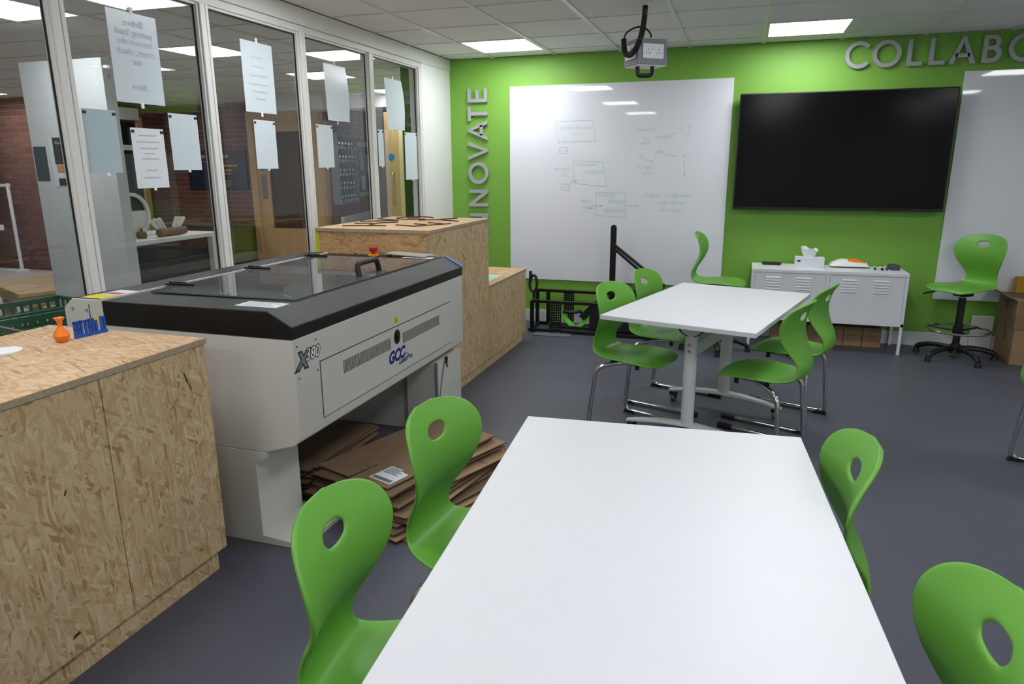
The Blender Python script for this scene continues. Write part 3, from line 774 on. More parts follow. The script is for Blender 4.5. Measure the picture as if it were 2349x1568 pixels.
# cable: straight drop, coil hanging in a loop, thin return to the gland
m = MB(); m.tube([(1.665, PBY, 2.47), (1.665, PBY - 0.005, 2.40), (1.668, PBY - 0.02, 2.395)], 0.0065, 8, 0.02); m.build('cable_drop', M_black, pb)
loop = [Vector(p) for p in ((1.676, PBY - 0.04, 2.462), (1.674, PBY - 0.045, 2.39), (1.668, PBY - 0.075, 2.31), (1.655, PBY - 0.125, 2.235), (1.628, PBY - 0.145, 2.185), (1.595, PBY - 0.135, 2.172), (1.570, PBY - 0.115, 2.20), (1.560, PBY - 0.10, 2.27))]
def catmull(P, n):
    out = []
    for i in range(len(P) - 1):
        p0 = P[max(i - 1, 0)]; p1 = P[i]; p2 = P[i + 1]; p3 = P[min(i + 2, len(P) - 1)]
        for k in range(n):
            t = k / n
            out.append(0.5 * ((2 * p1) + (p2 - p0) * t + (2 * p0 - 5 * p1 + 4 * p2 - p3) * t * t + (3 * p1 - p0 - 3 * p2 + p3) * t ** 3))
    out.append(P[-1]); return out
cl = catmull(loop, 60)
hel = []
turns = 46
for i, p in enumerate(cl):
    d = (cl[min(i + 1, len(cl) - 1)] - cl[max(i - 1, 0)]).normalized()
    u = d.cross(Vector((0, 1, 0.2))).normalized(); w = d.cross(u)
    th = 2 * PI * turns * i / (len(cl) - 1)
    hel.append(p + (u * math.cos(th) + w * math.sin(th)) * 0.0135)
m = MB(); m.tube(hel, 0.0052, 6); m.build('coiled_cable', M_black, pb)
m = MB(); m.tube(catmull([Vector((1.560, PBY - 0.10, 2.27)), Vector((1.575, PBY - 0.08, 2.31)), Vector((1.62, PBY - 0.03, 2.345)), Vector((1.67, PBY, 2.345)), Vector((1.705, PBY + 0.02, 2.315)), Vector((1.712, PBY + 0.02, 2.285))], 8), 0.0055, 8); m.build('cable_return', M_black, pb)
m = MB(); m.cyl((1.712, PBY + 0.02, 2.268), (1.712, PBY + 0.02, 2.288), 0.012); m.build('cable_gland', M_white, pb)
# ================================================================== OSB ISLANDS AND LASER CUTTER
# --- near island
c1 = thing('osb_island', 'low chipboard island at the left edge, with an orange vase on it', 'cabinet', (0.17, -5.4, 0))
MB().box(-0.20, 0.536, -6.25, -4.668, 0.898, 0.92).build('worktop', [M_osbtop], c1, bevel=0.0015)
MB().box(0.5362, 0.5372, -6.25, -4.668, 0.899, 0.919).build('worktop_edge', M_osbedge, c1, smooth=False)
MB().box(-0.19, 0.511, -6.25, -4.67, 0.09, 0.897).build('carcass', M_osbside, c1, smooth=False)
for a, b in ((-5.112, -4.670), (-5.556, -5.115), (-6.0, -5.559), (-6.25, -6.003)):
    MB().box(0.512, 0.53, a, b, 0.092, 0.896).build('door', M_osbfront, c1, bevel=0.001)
MB().box(-0.15, 0.50, -6.25, -4.69, 0.0, 0.09).build('kick_plinth', M_osbfront, c1, smooth=False)
# chips and nicks in the board faces
for (y, z, w, h, r) in ((-4.775, 0.80, 0.008, 0.05, 0.35), (-4.76, 0.765, 0.006, 0.035, 0.3), (-5.32, 0.155, 0.03, 0.012, 0.1), (-4.80, 0.148, 0.022, 0.004, 0.1), (-5.28, 0.60, 0.006, 0.02, -0.4)):
    m = MB(); ca, sa = math.cos(r), math.sin(r)
    q = [(-w / 2, -h / 2), (w / 2, -h / 2 * 0.6), (w / 2 * 0.7, h / 2), (-w / 2 * 0.5, h / 2 * 0.8)]
    m.prism([(u * ca - v * sa, u * sa + v * ca) for u, v in q], 0.0, 0.0006, lambda u, v, d, y=y, z=z: (0.53 + d, y + u, z + v))
    m.build('bark_chip', M_mdf, c1, smooth=False)
# --- far island: tall half and low half
c2 = thing('osb_island', 'tall chipboard island with dark cut-out shapes on top, behind the laser cutter', 'cabinet', (0.16, -2.25, 0))
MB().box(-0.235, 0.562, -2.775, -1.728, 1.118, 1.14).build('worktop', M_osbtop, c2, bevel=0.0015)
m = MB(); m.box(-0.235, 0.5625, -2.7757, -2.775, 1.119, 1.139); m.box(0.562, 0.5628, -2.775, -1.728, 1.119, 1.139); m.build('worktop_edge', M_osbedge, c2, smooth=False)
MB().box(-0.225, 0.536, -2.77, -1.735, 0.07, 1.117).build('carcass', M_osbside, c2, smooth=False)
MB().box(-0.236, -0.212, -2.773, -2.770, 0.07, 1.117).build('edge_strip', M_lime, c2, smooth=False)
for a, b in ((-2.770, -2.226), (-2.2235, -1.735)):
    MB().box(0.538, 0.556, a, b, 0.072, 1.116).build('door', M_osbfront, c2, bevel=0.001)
MB().box(0.537, 0.5565, -2.7712, -2.7702, 0.072, 1.116).build('door_edge', M_osbedge, c2, smooth=False)
MB().box(-0.20, 0.54, -2.74, -1.735, 0.0, 0.07).build('kick_plinth', M_osbfront, c2, smooth=False)
c3 = thing('osb_island', 'low chipboard box joined to the tall island, next to the black steel frame', 'cabinet', (0.16, -1.25, 0))
MB().box(-0.235, 0.560, -1.726, -0.775, 0.62, 0.64).build('worktop', M_osbtop, c3, bevel=0.0015)
MB().box(0.5602, 0.5608, -1.726, -0.775, 0.621, 0.639).build('worktop_edge', M_osbedge, c3, smooth=False)
MB().box(-0.225, 0.536, -1.726, -0.782, 0.07, 0.619).build('carcass', M_osbside, c3, smooth=False)
MB().box(0.538, 0.556, -1.726, -0.782, 0.072, 0.618).build('front_panel', M_osbfront, c3, bevel=0.001)
MB().box(-0.20, 0.54, -1.726, -0.83, 0.0, 0.07).build('kick_plinth', M_osbfront, c3, smooth=False)
MB().box(0.30, 0.49, -1.55, -1.22, 0.6405, 0.6415).single('paper_sheet', M_palegreen, 'pale green sheet lying on the low chipboard box', 'paper sheet', smooth=False)

# --- laser cutter
Y0, Y1, XF = -4.48, -2.79, 0.768
lc = thing('laser_cutter', 'large pale grey laser cutter with a black glazed lid', 'laser cutter', (0.25, (Y0 + Y1) / 2, 0))
yx = lambda u, v, d: (u, d, v)
MB().prism([(-0.30, 0.41), (0.60, 0.41), (0.735, 0.452), (0.768, 0.478), (0.768, 0.882), (-0.30, 0.882)], Y0, Y1, yx).build('body', M_machine, lc, bevel=0.004)
MB().prism([(-0.135, 0.884), (0.771, 0.884), (0.771, 0.932), (0.667, 0.988), (-0.135, 0.984)], Y0 - 0.004, Y1 + 0.004, yx).build('lid', M_hammer, lc, bevel=0.004)
MB().prism([(-0.14, 0.882), (-0.14, 0.986), (-0.30, 0.986), (-0.35, 0.945), (-0.35, 0.80), (-0.30, 0.80), (-0.30, 0.882)], Y0 + 0.002, -2.792, yx).build('rear_housing', M_machine, lc, bevel=0.003)
MB().box(-0.30, -0.146, Y0 + 0.012, -2.80, 0.986, 0.9885).build('rear_cover', M_hammer, lc, smooth=False)
MB().box(-0.148, -0.136, Y0, -2.792, 0.983, 0.9905).build('trim_line', M_machine, lc, smooth=False)
# lid glass, hinges, clips, handle
M_smoke = plain('smoked_glass', rgb(92, 96, 98), 0.02, vary=0.4, nscale=4, spec=0.6)
gl = MB().box(-0.085, 0.648, -4.275, -2.975, 0.9885, 0.9945).build('lid_glass', M_smoke, lc, smooth=False)
for y in (-4.13, -3.585, -3.045):
    h = MB(); h.box(-0.135, -0.075, y - 0.012, y + 0.012, 0.994, 1.004); h.cyl((-0.10, y - 0.014, 1.006), (-0.10, y + 0.014, 1.006), 0.009)
    h.box(-0.07, 0.01, y + 0.005, y + 0.014, 0.995, 1.004); h.box(-0.13, -0.05, y + 0.026, y + 0.036, 0.995, 1.006)
    h.build('hinge', M_black, lc, bevel=0.001)
for (x, y) in ((0.60, -4.245), (0.57, -4.23), (0.60, -3.03), (0.57, -3.02), (0.30, -3.0), (0.34, -3.0), (0.30, -4.245), (0.26, -4.245)):
    MB().cyl((x, y, 0.9945), (x, y, 0.999), 0.008, n=12).build('clip', M_silver, lc)
m = MB(); m.tube([(0.585, -3.66, 0.992), (0.572, -3.655, 1.055), (0.566, -3.45, 1.055), (0.575, -3.44, 0.992)], 0.014, 10, 0.035); m.build('handle', M_black, lc)
# emergency stop, dial, stickers
es = MB(); es.cyl((0.222, -2.86, 0.988), (0.222, -2.86, 0.998), 0.034, n=24); e = es.build('emergency_stop_collar', M_amber, lc)
m = MB(); m.lathe([(0.013, 0.998), (0.013, 1.012), (0.022, 1.015), (0.026, 1.03), (0.024, 1.04), (0.0, 1.042)], (0.222, -2.86, 0)); m.build('emergency_stop_button', M_red, lc)
MB().cyl((0.10, -2.86, 0.9885), (0.10, -2.86, 0.993), 0.028, n=24).build('lock_bezel', M_silver, lc)
MB().cyl((0.10, -2.86, 0.993), (0.10, -2.86, 0.996), 0.014, n=20).build('lock_core', M_black, lc)
MB().box(0.32, 0.345, -2.875, -2.855, 0.988, 1.0).build('usb_port', M_black, lc, bevel=0.002)
MB().box(0.43, 0.62, -2.90, -2.84, 0.988, 0.9888).build('control_sticker', M_paper, lc, smooth=False)
MB().box(0.48, 0.55, -2.89, -2.85, 0.9889, 0.9894).build('keypad', M_greybox, lc, smooth=False)
MB().box(0.47, 0.66, -4.42, -4.33, 0.988, 0.9888).build('warning_label', M_paper, lc, smooth=False)
m = MB()
for k in range(5): m.box(0.49, 0.64 - 0.02 * (k % 3), -4.405 + k * 0.014, -4.399 + k * 0.014, 0.9888, 0.989)
m.build('label_print', M_ink, lc, smooth=False)
# stickers on the rear housing end and on the sides
MB().box(-0.27, -0.16, -4.46, -4.38, 0.9886, 0.9892).build('hazard_label', M_yellow, lc, smooth=False)
MB().box(-0.26, -0.15, -4.38, -4.27, 0.9886, 0.9892).build('white_label', M_paper, lc, smooth=False)
MB().box(-0.245, -0.165, -4.365, -4.33, 0.9893, 0.9896).build('red_print', M_red, lc, smooth=False)
MB().box(-0.19, -0.145, Y0 - 0.0015, Y0 + 0.002, 0.882, 0.912).build('caution_sticker', M_yellow, lc, smooth=False)
for (x, z) in ((-0.30, 0.965), (-0.225, 0.962)):
    MB().cyl((x, Y0 + 0.002, z - 0.02), (x, Y0 - 0.003, z - 0.02), 0.006, n=10).build('screw', M_silver, lc)
MB().box(-0.212, -0.210, Y0 - 0.0008, Y0 + 0.004, 0.86, 0.965).build('side_seam', M_inkdark, lc, smooth=False)
# blue taped metal sheet and white cap at the far end of the lid
MB().prism([(0.50, 0.93), (0.66, 0.93), (0.66, 0.975), (0.60, 0.992), (0.50, 0.992)], Y1 + 0.0045, Y1 + 0.010, yx).build('end_cap', M_machine, lc, smooth=False)
MB().prism([(0.66, 0.988), (0.768, 0.932), (0.775, 0.936), (0.665, 0.995)], Y1 - 0.01, Y1 + 0.007, yx).build('blue_tape', M_lightblue, lc, smooth=False)
# front access panel (recess line, vents, key lock)
fx = lambda u, v, d: (XF + d, u, v)
rect = lambda a, b, c, d: [(a, c), (b, c), (b, d), (a, d)]
MB().prism(rect(-4.317, -2.979, 0.516, 0.759), 0.0, 0.0006, fx).build('panel_gap', M_inkdark, lc, smooth=False)
fp = MB().prism(rect(-4.313, -2.983, 0.52, 0.755), 0.0, 0.003, fx).build('access_panel', M_machine, lc, bevel=0.001)
for a, b, z0, z1 in ((-4.148, -3.724, 0.659, 0.716), (-3.593, -3.149, 0.657, 0.712)):
    m = MB(); y = a
    while y < b:
        m.prism(rect(y, y + 0.0045, z0, z1), 0.0030, 0.0036, fx); y += 0.0098
    m.build('vent_slots', M_inkdark, fp, smooth=False)
m = MB(); m.prism([(-3.655 + 0.030 * math.cos(t * PI / 12), 0.706 + 0.036 * math.sin(t * PI / 12)) for t in range(24)], 0.003, 0.007, fx); m.build('lock_bezel', M_black, fp, bevel=0.001)
m = MB(); m.cyl((XF + 0.007, -3.655, 0.706), (XF + 0.014, -3.655, 0.706), 0.014, n=20); m.build('lock_knob', M_blackgloss, fp)
MB().prism(rect(-3.672, -3.632, 0.772, 0.806), 0.0, 0.0008, fx).build('caution_sticker', M_yellow, lc, smooth=False)
m = MB()
for k in range(4): m.prism(rect(-3.666, -3.640, 0.777 + k * 0.007, 0.780 + k * 0.007), 0.0008, 0.0011, fx)
m.build('sticker_print', M_inkdark, lc, smooth=False)
# maker's lettering on the access panel
m = MB(); put_text(m, 'GCC', lambda u, v, w: (XF + 0.0034, -3.752 + u, 0.588 + v), size=0.080, shear=0.28, offset=0.0042, space=0.95); m.build('logo_lettering', M_blue, fp, smooth=False)
m = MB()
for k, (dy, r) in enumerate(((0.0, 0.009), (0.012, 0.007), (0.022, 0.005), (0.030, 0.004))):
    o, i = ring_poly(-3.585 + dy * 1.2, 0.598, r, r * 0.45, -1.9, 1.9, 10)
    for q in range(len(o) - 1): m.prism([i[q], o[q], o[q + 1], i[q + 1]], 0.003, 0.0034, fx)
m.build('logo_swoosh', M_blue, fp, smooth=False)
m = MB(); put_text(m, 'LaserPro', lambda u, v, w: (XF + 0.0034, -3.645 + u, 0.562 + v), size=0.041, shear=0.25, offset=0.0014); m.build('logo_script', M_blue, fp, smooth=False)
# model plate
MB().prism(rect(-4.474, -4.325, 0.715, 0.866), 0.0, 0.0012, fx).build('model_plate', M_machine, lc, bevel=0.0006)
m = MB(); put_text(m, 'X', lambda u, v, w: (XF + 0.0016, -4.468 + u, 0.762 + v), size=0.088, shear=0.35, offset=0.009); put_text(m, '380', lambda u, v, w: (XF + 0.0015, -4.412 + u, 0.784 + v), size=0.064, shear=0.25, offset=0.0052, space=1.0); m.build('model_lettering', M_inkdark, lc, smooth=False)
m = MB(); put_text(m, 'X', lambda u, v, w: (XF + 0.0019, -4.466 + u, 0.764 + v), size=0.084, shear=0.35, offset=0.0025); m.build('model_lettering', M_greybox, lc, smooth=False)
m = MB(); put_text(m, '380', lambda u, v, w: (XF + 0.0019, -4.412 + u, 0.784 + v), size=0.064, shear=0.25, offset=0.0010, space=1.0); m.build('model_lettering', M_white, lc, smooth=False)
for (y, z) in ((-4.462, 0.853), (-4.337, 0.853), (-4.462, 0.728), (-4.337, 0.728)):
    MB().cyl((XF + 0.001, y, z), (XF + 0.004, y, z), 0.0045, n=10).build('screw', M_silver, lc)
# stand
MB().prism([(-0.25, 0.03), (0.547, 0.03), (0.547, 0.355), (0.602, 0.385), (0.602, 0.41), (-0.25, 0.41)], Y0, -4.20, yx).build('pedestal', M_machine, lc, bevel=0.003)
MB().prism([(-0.28, 0.0), (0.74, 0.0), (0.74, 0.022), (0.56, 0.036), (-0.28, 0.036)], Y0, -4.16, yx).build('foot', M_machine, lc, bevel=0.003)
MB().box(0.555, 0.748, -3.15, Y1, 0.0, 0.43).build('pedestal', M_machine, lc, bevel=0.003)
MB().box(0.735, 0.7495, -3.152, -3.135, 0.0, 0.43).build('pedestal_seam', M_greybox, lc, smooth=False)
MB().box(-0.25, 0.55, -3.10, Y1, 0.0, 0.41).build('rear_pedestal', M_machine, lc, bevel=0.003)
MB().box(0.02, 0.04, -4.19, -3.11, 0.0, 0.41).build('back_panel', M_machine, lc, smooth=False)
MB().box(0.06, 0.58, -4.19, -3.16, 0.395, 0.409).build('under_tray', M_black, lc, smooth=False)
m = MB(); m.cyl((0.757, -3.03, 0.44), (0.757, -3.03, 0.40), 0.010, 0.006); m.cyl((0.757, -3.03, 0.40), (0.760, -3.02, 0.375), 0.004); m.build('key_fob', M_black, lc)
m = MB(); m.tube([(0.752, -3.04, 0.43), (0.756, -3.09, 0.33), (0.752, -3.135, 0.18)], 0.0035, 6, 0.08); m.build('thin_hose', M_greybox, lc)
# metal sheet resting between cutter and island
m = MB(); m.prism([(0.29, -2.85), (0.57, -2.89), (0.61, -2.83), (0.33, -2.792)], 0.0, 0.004, lambda u, v, d: (u, v, 0.9925 + d + (v + 2.89) * 0.16))
m.single('metal_sheet', plain('dull_grey_sheet', rgb(168, 166, 162), 0.35, vary=0.05), 'grey thin sheet leaning on the far end of the cutter lid', 'metal sheet', smooth=False)

# --- objects on the near island
m = MB(); m.lathe([(0.0, 0.0), (0.014, 0.0), (0.022, 0.008), (0.0265, 0.022), (0.022, 0.036), (0.011, 0.048), (0.0075, 0.058), (0.009, 0.072), (0.018, 0.086), (0.0165, 0.0865), (0.006, 0.072)], (0, 0, 0), 28)
o = m.single('vase', M_orange, 'small orange bulb vase on the chipboard island', 'vase', origin=(0, 0, 0)); o.location = (0.092, -4.862, 0.9205)
bt = thing('word_ornament', 'small blue plastic letters standing beside the orange vase', 'ornament', (0.105, -4.755, 0.9205), math.radians(85))
m = MB()
m.box(-0.062, 0.062, -0.006, 0.006, 0.0, 0.012); m.build('base', M_bluetoy, bt, world=False, smooth=False)
for k, (x, w) in enumerate(((-0.052, 0.020), (-0.026, 0.024), (0.004, 0.020), (0.028, 0.016), (0.050, 0.018))):
    m = MB(); h = 0.05
    m.box(x - w / 2, x - w / 2 + 0.007, -0.005, 0.005, 0.012, 0.012 + h * (1.0 if k != 3 else 0.8))
    if k != 3: m.box(x + w / 2 - 0.007, x + w / 2, -0.005, 0.005, 0.012, 0.012 + h * 0.95)
    if k in (0, 1, 2): m.box(x - w / 2, x + w / 2, -0.005, 0.005, 0.012 + h * 0.78, 0.012 + h * 0.95)
    if k in (0, 2): m.box(x - w / 2, x + w / 2, -0.005, 0.005, 0.012 + h * 0.32, 0.012 + h * 0.46)
    m.build('letter', M_bluetoy, bt, world=False, smooth=False)
o = MB().cyl((0, 0, 0), (0, 0, 0.006), 0.056, n=40).single('white_disc', M_white, 'flat white disc on the chipboard island by the photo edge', 'disc', origin=(0, 0, 0)); o.location = (0.035, -5.035, 0.9205)

# --- laser-cut shapes on the tall island
ZT = 1.1405
def cut_shape(label, lines, w=0.010):
    m = MB()
    for ln in lines:
        for a, b in zip(ln[:-1], ln[1:]):
            a = Vector(a); b = Vector(b); d = (b - a).normalized(); n = Vector((-d.y, d.x)) * w / 2; e = d * w * 0.45
            p = [a - n - e, b - n + e, b + n + e, a + n - e]
            m.prism([(q.x, q.y) for q in p], 0.0, 0.006, lambda u, v, d: (u, v, ZT + d))
    return m.single('cutout_shape', M_mdf, label, 'cut-out', 'laser cut shapes on the tall island', smooth=False)
arc = [(0.038 + 0.13 * math.cos(t), -1.885 + 0.135 * math.sin(t)) for t in [0.5 + 5.2 * i / 18 for i in range(19)]]
cut_shape('straight dark strip nearest the front left corner of the tall island top', [[(-0.114, -2.633), (0.146, -2.55)]])
cut_shape('dark branching strip second from the front left on the island top', [[(-0.146, -2.432), (-0.03, -2.40)], [(0.019, -2.528), (-0.004, -2.365), (0.086, -2.264)]])
cut_shape('dark V shaped cut-out at the back left of the island top', [[(-0.19, -2.272), (0.02, -2.128), (-0.20, -2.004)]])
cut_shape('dark open ring cut-out at the back of the island top', [arc, [(-0.013, -1.90), (0.071, -1.872)]])
cut_shape('dark Y shaped cut-out at the back right of the island top', [[(0.16, -2.067), (0.266, -1.98), (0.464, -2.094)], [(0.268, -1.96), (0.342, -1.82)]])
cut_shape('dark branching cut-out at the front right of the island top', [[(0.191, -2.482), (0.35, -2.544), (0.492, -2.294)], [(0.268, -2.368), (0.37, -2.42)], [(0.316, -2.25), (0.44, -2.31)]])

# --- flattened cardboard under the cutter
rnd = random.Random(11)
def flat_box(i, cx, cy, w, l, ang, z, mat, label, top=False, droop=0.0):
    t = thing('flattened_carton', label, 'cardboard', (cx, cy, z), ang, 'flattened cartons piled under the laser cutter')
    s = 0.006
    a, b = w / 2, l / 2; f = l * 0.22
    poly = [(-a, -b), (-0.01, -b), (-0.004, -b + f), (0.004, -b + f), (0.01, -b), (a, -b + rnd.uniform(0, .02)), (a, b), (0.01, b), (0.004, b - f), (-0.004, b - f), (-0.01, b), (-a, b - rnd.uniform(0, .02))]
    def fn(u, v, d):
        zz = d * s - droop * (max(0, abs(u) / a - 0.55) ** 2) * 0.1 + 0.003 * math.sin(5 * v + i)
        return (u, v, zz)
    MB().prism(poly, 0, 1, fn).build('sheet', mat, t, world=False, smooth=False)
    e = MB()
    e.prism(poly, 0.12, 0.88, lambda u, v, d: (u * 1.002, v * 1.002, fn(u, v, d)[2])); e.build('fluted_edge', M_cardedge, t, world=False, smooth=False)
    if top:
        for vv in (-b + f, b - f):
            c = MB(); c.prism([(-a * .98, vv - 0.0015), (a * .98, vv - 0.0015), (a * .98, vv + 0.0015), (-a * .98, vv + 0.0015)], 1.02, 1.12, fn)
            c.build('fold_line', M_card3, t, world=False, smooth=False)
    return t, fn
z = 0.002
ORD = ['first', 'second', 'third', 'fourth', 'fifth', 'sixth', 'seventh', 'eighth', 'ninth', 'tenth', 'eleventh', 'twelfth', 'thirteenth']
NS = 13
for i in range(NS):
    q = i / (NS - 1)
    w = 0.62 - 0.16 * q + rnd.uniform(-0.02, 0.02); l = 0.92 - 0.16 * q + rnd.uniform(-0.04, 0.03)
    cx = 0.945 + (0.045 if i < 2 else 0.0) - 0.05 * q + rnd.uniform(-0.02, 0.02); cy = -3.79 + rnd.uniform(-0.03, 0.03)
    ang = math.radians(-17 + rnd.uniform(-7, 7)) 
    top = i == NS - 1
    lab = 'topmost flattened carton of the pile, with a white shipping label' if top else ('bottom flattened carton of the pile lying on the floor' if i == 0 else 'brown flattened carton, ' + ORD[i] + ' layer up from the floor in the main pile')
    t, fn = flat_box(i, cx, cy, w, l, ang, z, (M_card, M_card2, M_card3)[i % 3] if not top else M_card, lab, True, droop=rnd.uniform(0, 0.10))
    z += 0.0145
    if top:
        lm = MB().prism([(0.07, -0.33), (0.20, -0.33), (0.20, -0.19), (0.07, -0.19)], 1.05, 1.25, fn).build('shipping_label', M_paper, t, world=False, smooth=False)
        pm = MB()
        for k in range(5): pm.prism([(0.08, -0.205 - 0.012 * k), (0.17 - 0.02 * (k % 2), -0.205 - 0.012 * k), (0.17 - 0.02 * (k % 2), -0.201 - 0.012 * k), (0.08, -0.201 - 0.012 * k)], 1.26, 1.35, fn)
        for k in range(26): 
            u0 = 0.078 + k * 0.0044
            pm.prism([(u0, -0.322), (u0 + 0.0024, -0.322), (u0 + 0.0024, -0.298), (u0, -0.298)], 1.26, 1.35, fn)
        pm.build('label_print', M_inkdark, lm, world=False, smooth=False)
        am = MB()
        for (u0, v0) in ((-0.12, -0.30), (-0.12, -0.255)):
            am.prism([(u0, v0), (u0 + 0.09, v0), (u0 + 0.09, v0 + 0.004), (u0, v0 + 0.004)], 1.05, 1.15, fn)
            am.prism([(u0 + 0.085, v0 - 0.008), (u0 + 0.115, v0 + 0.002), (u0 + 0.085, v0 + 0.012)], 1.05, 1.15, fn)
        am.prism([(0.03, 0.22), (0.05, 0.22), (0.05, 0.21), (0.075, 0.228), (0.05, 0.246), (0.05, 0.236), (0.03, 0.236)], 1.05, 1.15, fn)
        am.build('printed_arrows', plain('green_print', rgb(40, 92, 56), 0.8), t, world=False, smooth=False)
        MB().prism([(-0.03, 0.27), (0.12, 0.27), (0.12, 0.288), (-0.03, 0.288)], 1.05, 1.2, fn).build('black_tape', M_black, t, world=False, smooth=False)
for i in range(9):
    flat_box(20 + i, 0.295 + rnd.uniform(-0.012, 0.012), -3.74 + rnd.uniform(-0.03, 0.03), 0.42, 0.66, math.radians(rnd.uniform(-4, 6)), 0.002 + i * 0.0165, (M_card3, M_card)[i % 2],
             'topmost dark carton deep under the cutter behind the main pile' if i == 8 else 'dark flattened carton, ' + ORD[i] + ' layer up in the heap deep under the cutter', True, 0.0)
# ================================================================== TABLES
def make_table():
    W, L, Z = 0.817, 1.262, 0.74
    t = thing('flip_top_table', 'placeholder', 'table')
    MB().box(-W / 2, W / 2, -L / 2, L / 2, Z - 0.024, Z).build('table_top', M_tablewhite, t, world=False, bevel=0.002)
    for s in (-1, 1):
        y = s * 0.335
        m = MB()
        # oval column
        pr = [(0.036 * math.cos(k * PI / 10), 0.026 * math.sin(k * PI / 10)) for k in range(20)]
        m.prism(pr, 0.105, 0.62, lambda u, v, d, y=y: (u, y + v, d)); m.build('leg', M_legwhite, t, world=False, angle=50)
        # arched foot
        f = MB(); n = 16
        top = []; bot = []
        for k in range(n + 1):
            u = -0.36 + 0.72 * k / n; q = abs(u) / 0.36
            top.append((u, 0.118 - 0.045 * q ** 2)); bot.append((u, 0.096 - 0.040 * q ** 2 - (0 if q < 0.9 else -0.004)))
        f.prism(bot + top[::-1], -0.026, 0.026, lambda u, v, d, y=y: (u, y + d * (1.0 - 0.35 * (abs(u) / 0.36) ** 3), v)); f.build('foot', M_legwhite, t, world=False, bevel=0.004, angle=40)
        # hinge head under the top
        h = MB(); h.prism([(0.075 * math.cos(PI + k * PI / 12), 0.085 * math.sin(PI + k * PI / 12)) for k in range(13)], -0.022, 0.022, lambda u, v, d, y=y: (u, y + d, 0.70 + v))
        h.box(-0.20, 0.20, y - 0.025, y + 0.025, 0.698, 0.715); h.build('hinge_head', M_legwhite, t, world=False, bevel=0.002)
        g = MB(); o, i = ring_poly(0, 0.70, 0.0865, 0.082, PI * 1.12, PI * 1.88, 14)
        for k in range(len(o) - 1): g.prism([i[k], o[k], o[k + 1], i[k + 1]], -0.0226, 0.0226, lambda u, v, d, y=y: (u, y + d, v))
        g.build('hinge_gasket', M_black, t, world=False)
        for z in (0.57, 0.535):
            b = MB(); b.cyl((0, y + s * 0.024, z), (0, y + s * 0.030, z), 0.0085, n=12); b.build('bolt', M_silver, t, world=False)
        for sx in (-1, 1):
            c = MB(); x = sx * 0.325
            c.cyl((x - 0.014, y, 0.036), (x + 0.014, y, 0.036), 0.036, n=24)
            w = c.build('castor', M_greybox, t, world=False)
            k = MB(); k.cyl((x - 0.0165, y, 0.036), (x + 0.0165, y, 0.036), 0.024, n=16); k.box(x - 0.018, x + 0.018, y - 0.038, y + 0.004, 0.046, 0.066); k.cyl((x, y, 0.055), (x, y, 0.078), 0.012); k.build('fork', M_black, w, world=False)
    MB().box(-0.022, 0.022, -0.32, 0.32, 0.50, 0.57).build('beam', M_legwhite, t, world=False, bevel=0.003)
    return t
tb = make_table()
tb['label'] = 'white flip-top table near the green wall with castors and arched feet'
tb.location = (2.211, -2.514, 0); tb.rotation_euler = (0, 0, math.radians(-15.3))
tb2 = copy_tree(tb)
tb2['label'] = 'white table in the foreground, cut off by the bottom of the photo'
tb2.location = (2.191, -5.224, 0); tb2.rotation_euler = (0, 0, math.radians(4.6))
tag(tb, group='white flip-top tables'); tag(tb2, group='white flip-top tables')

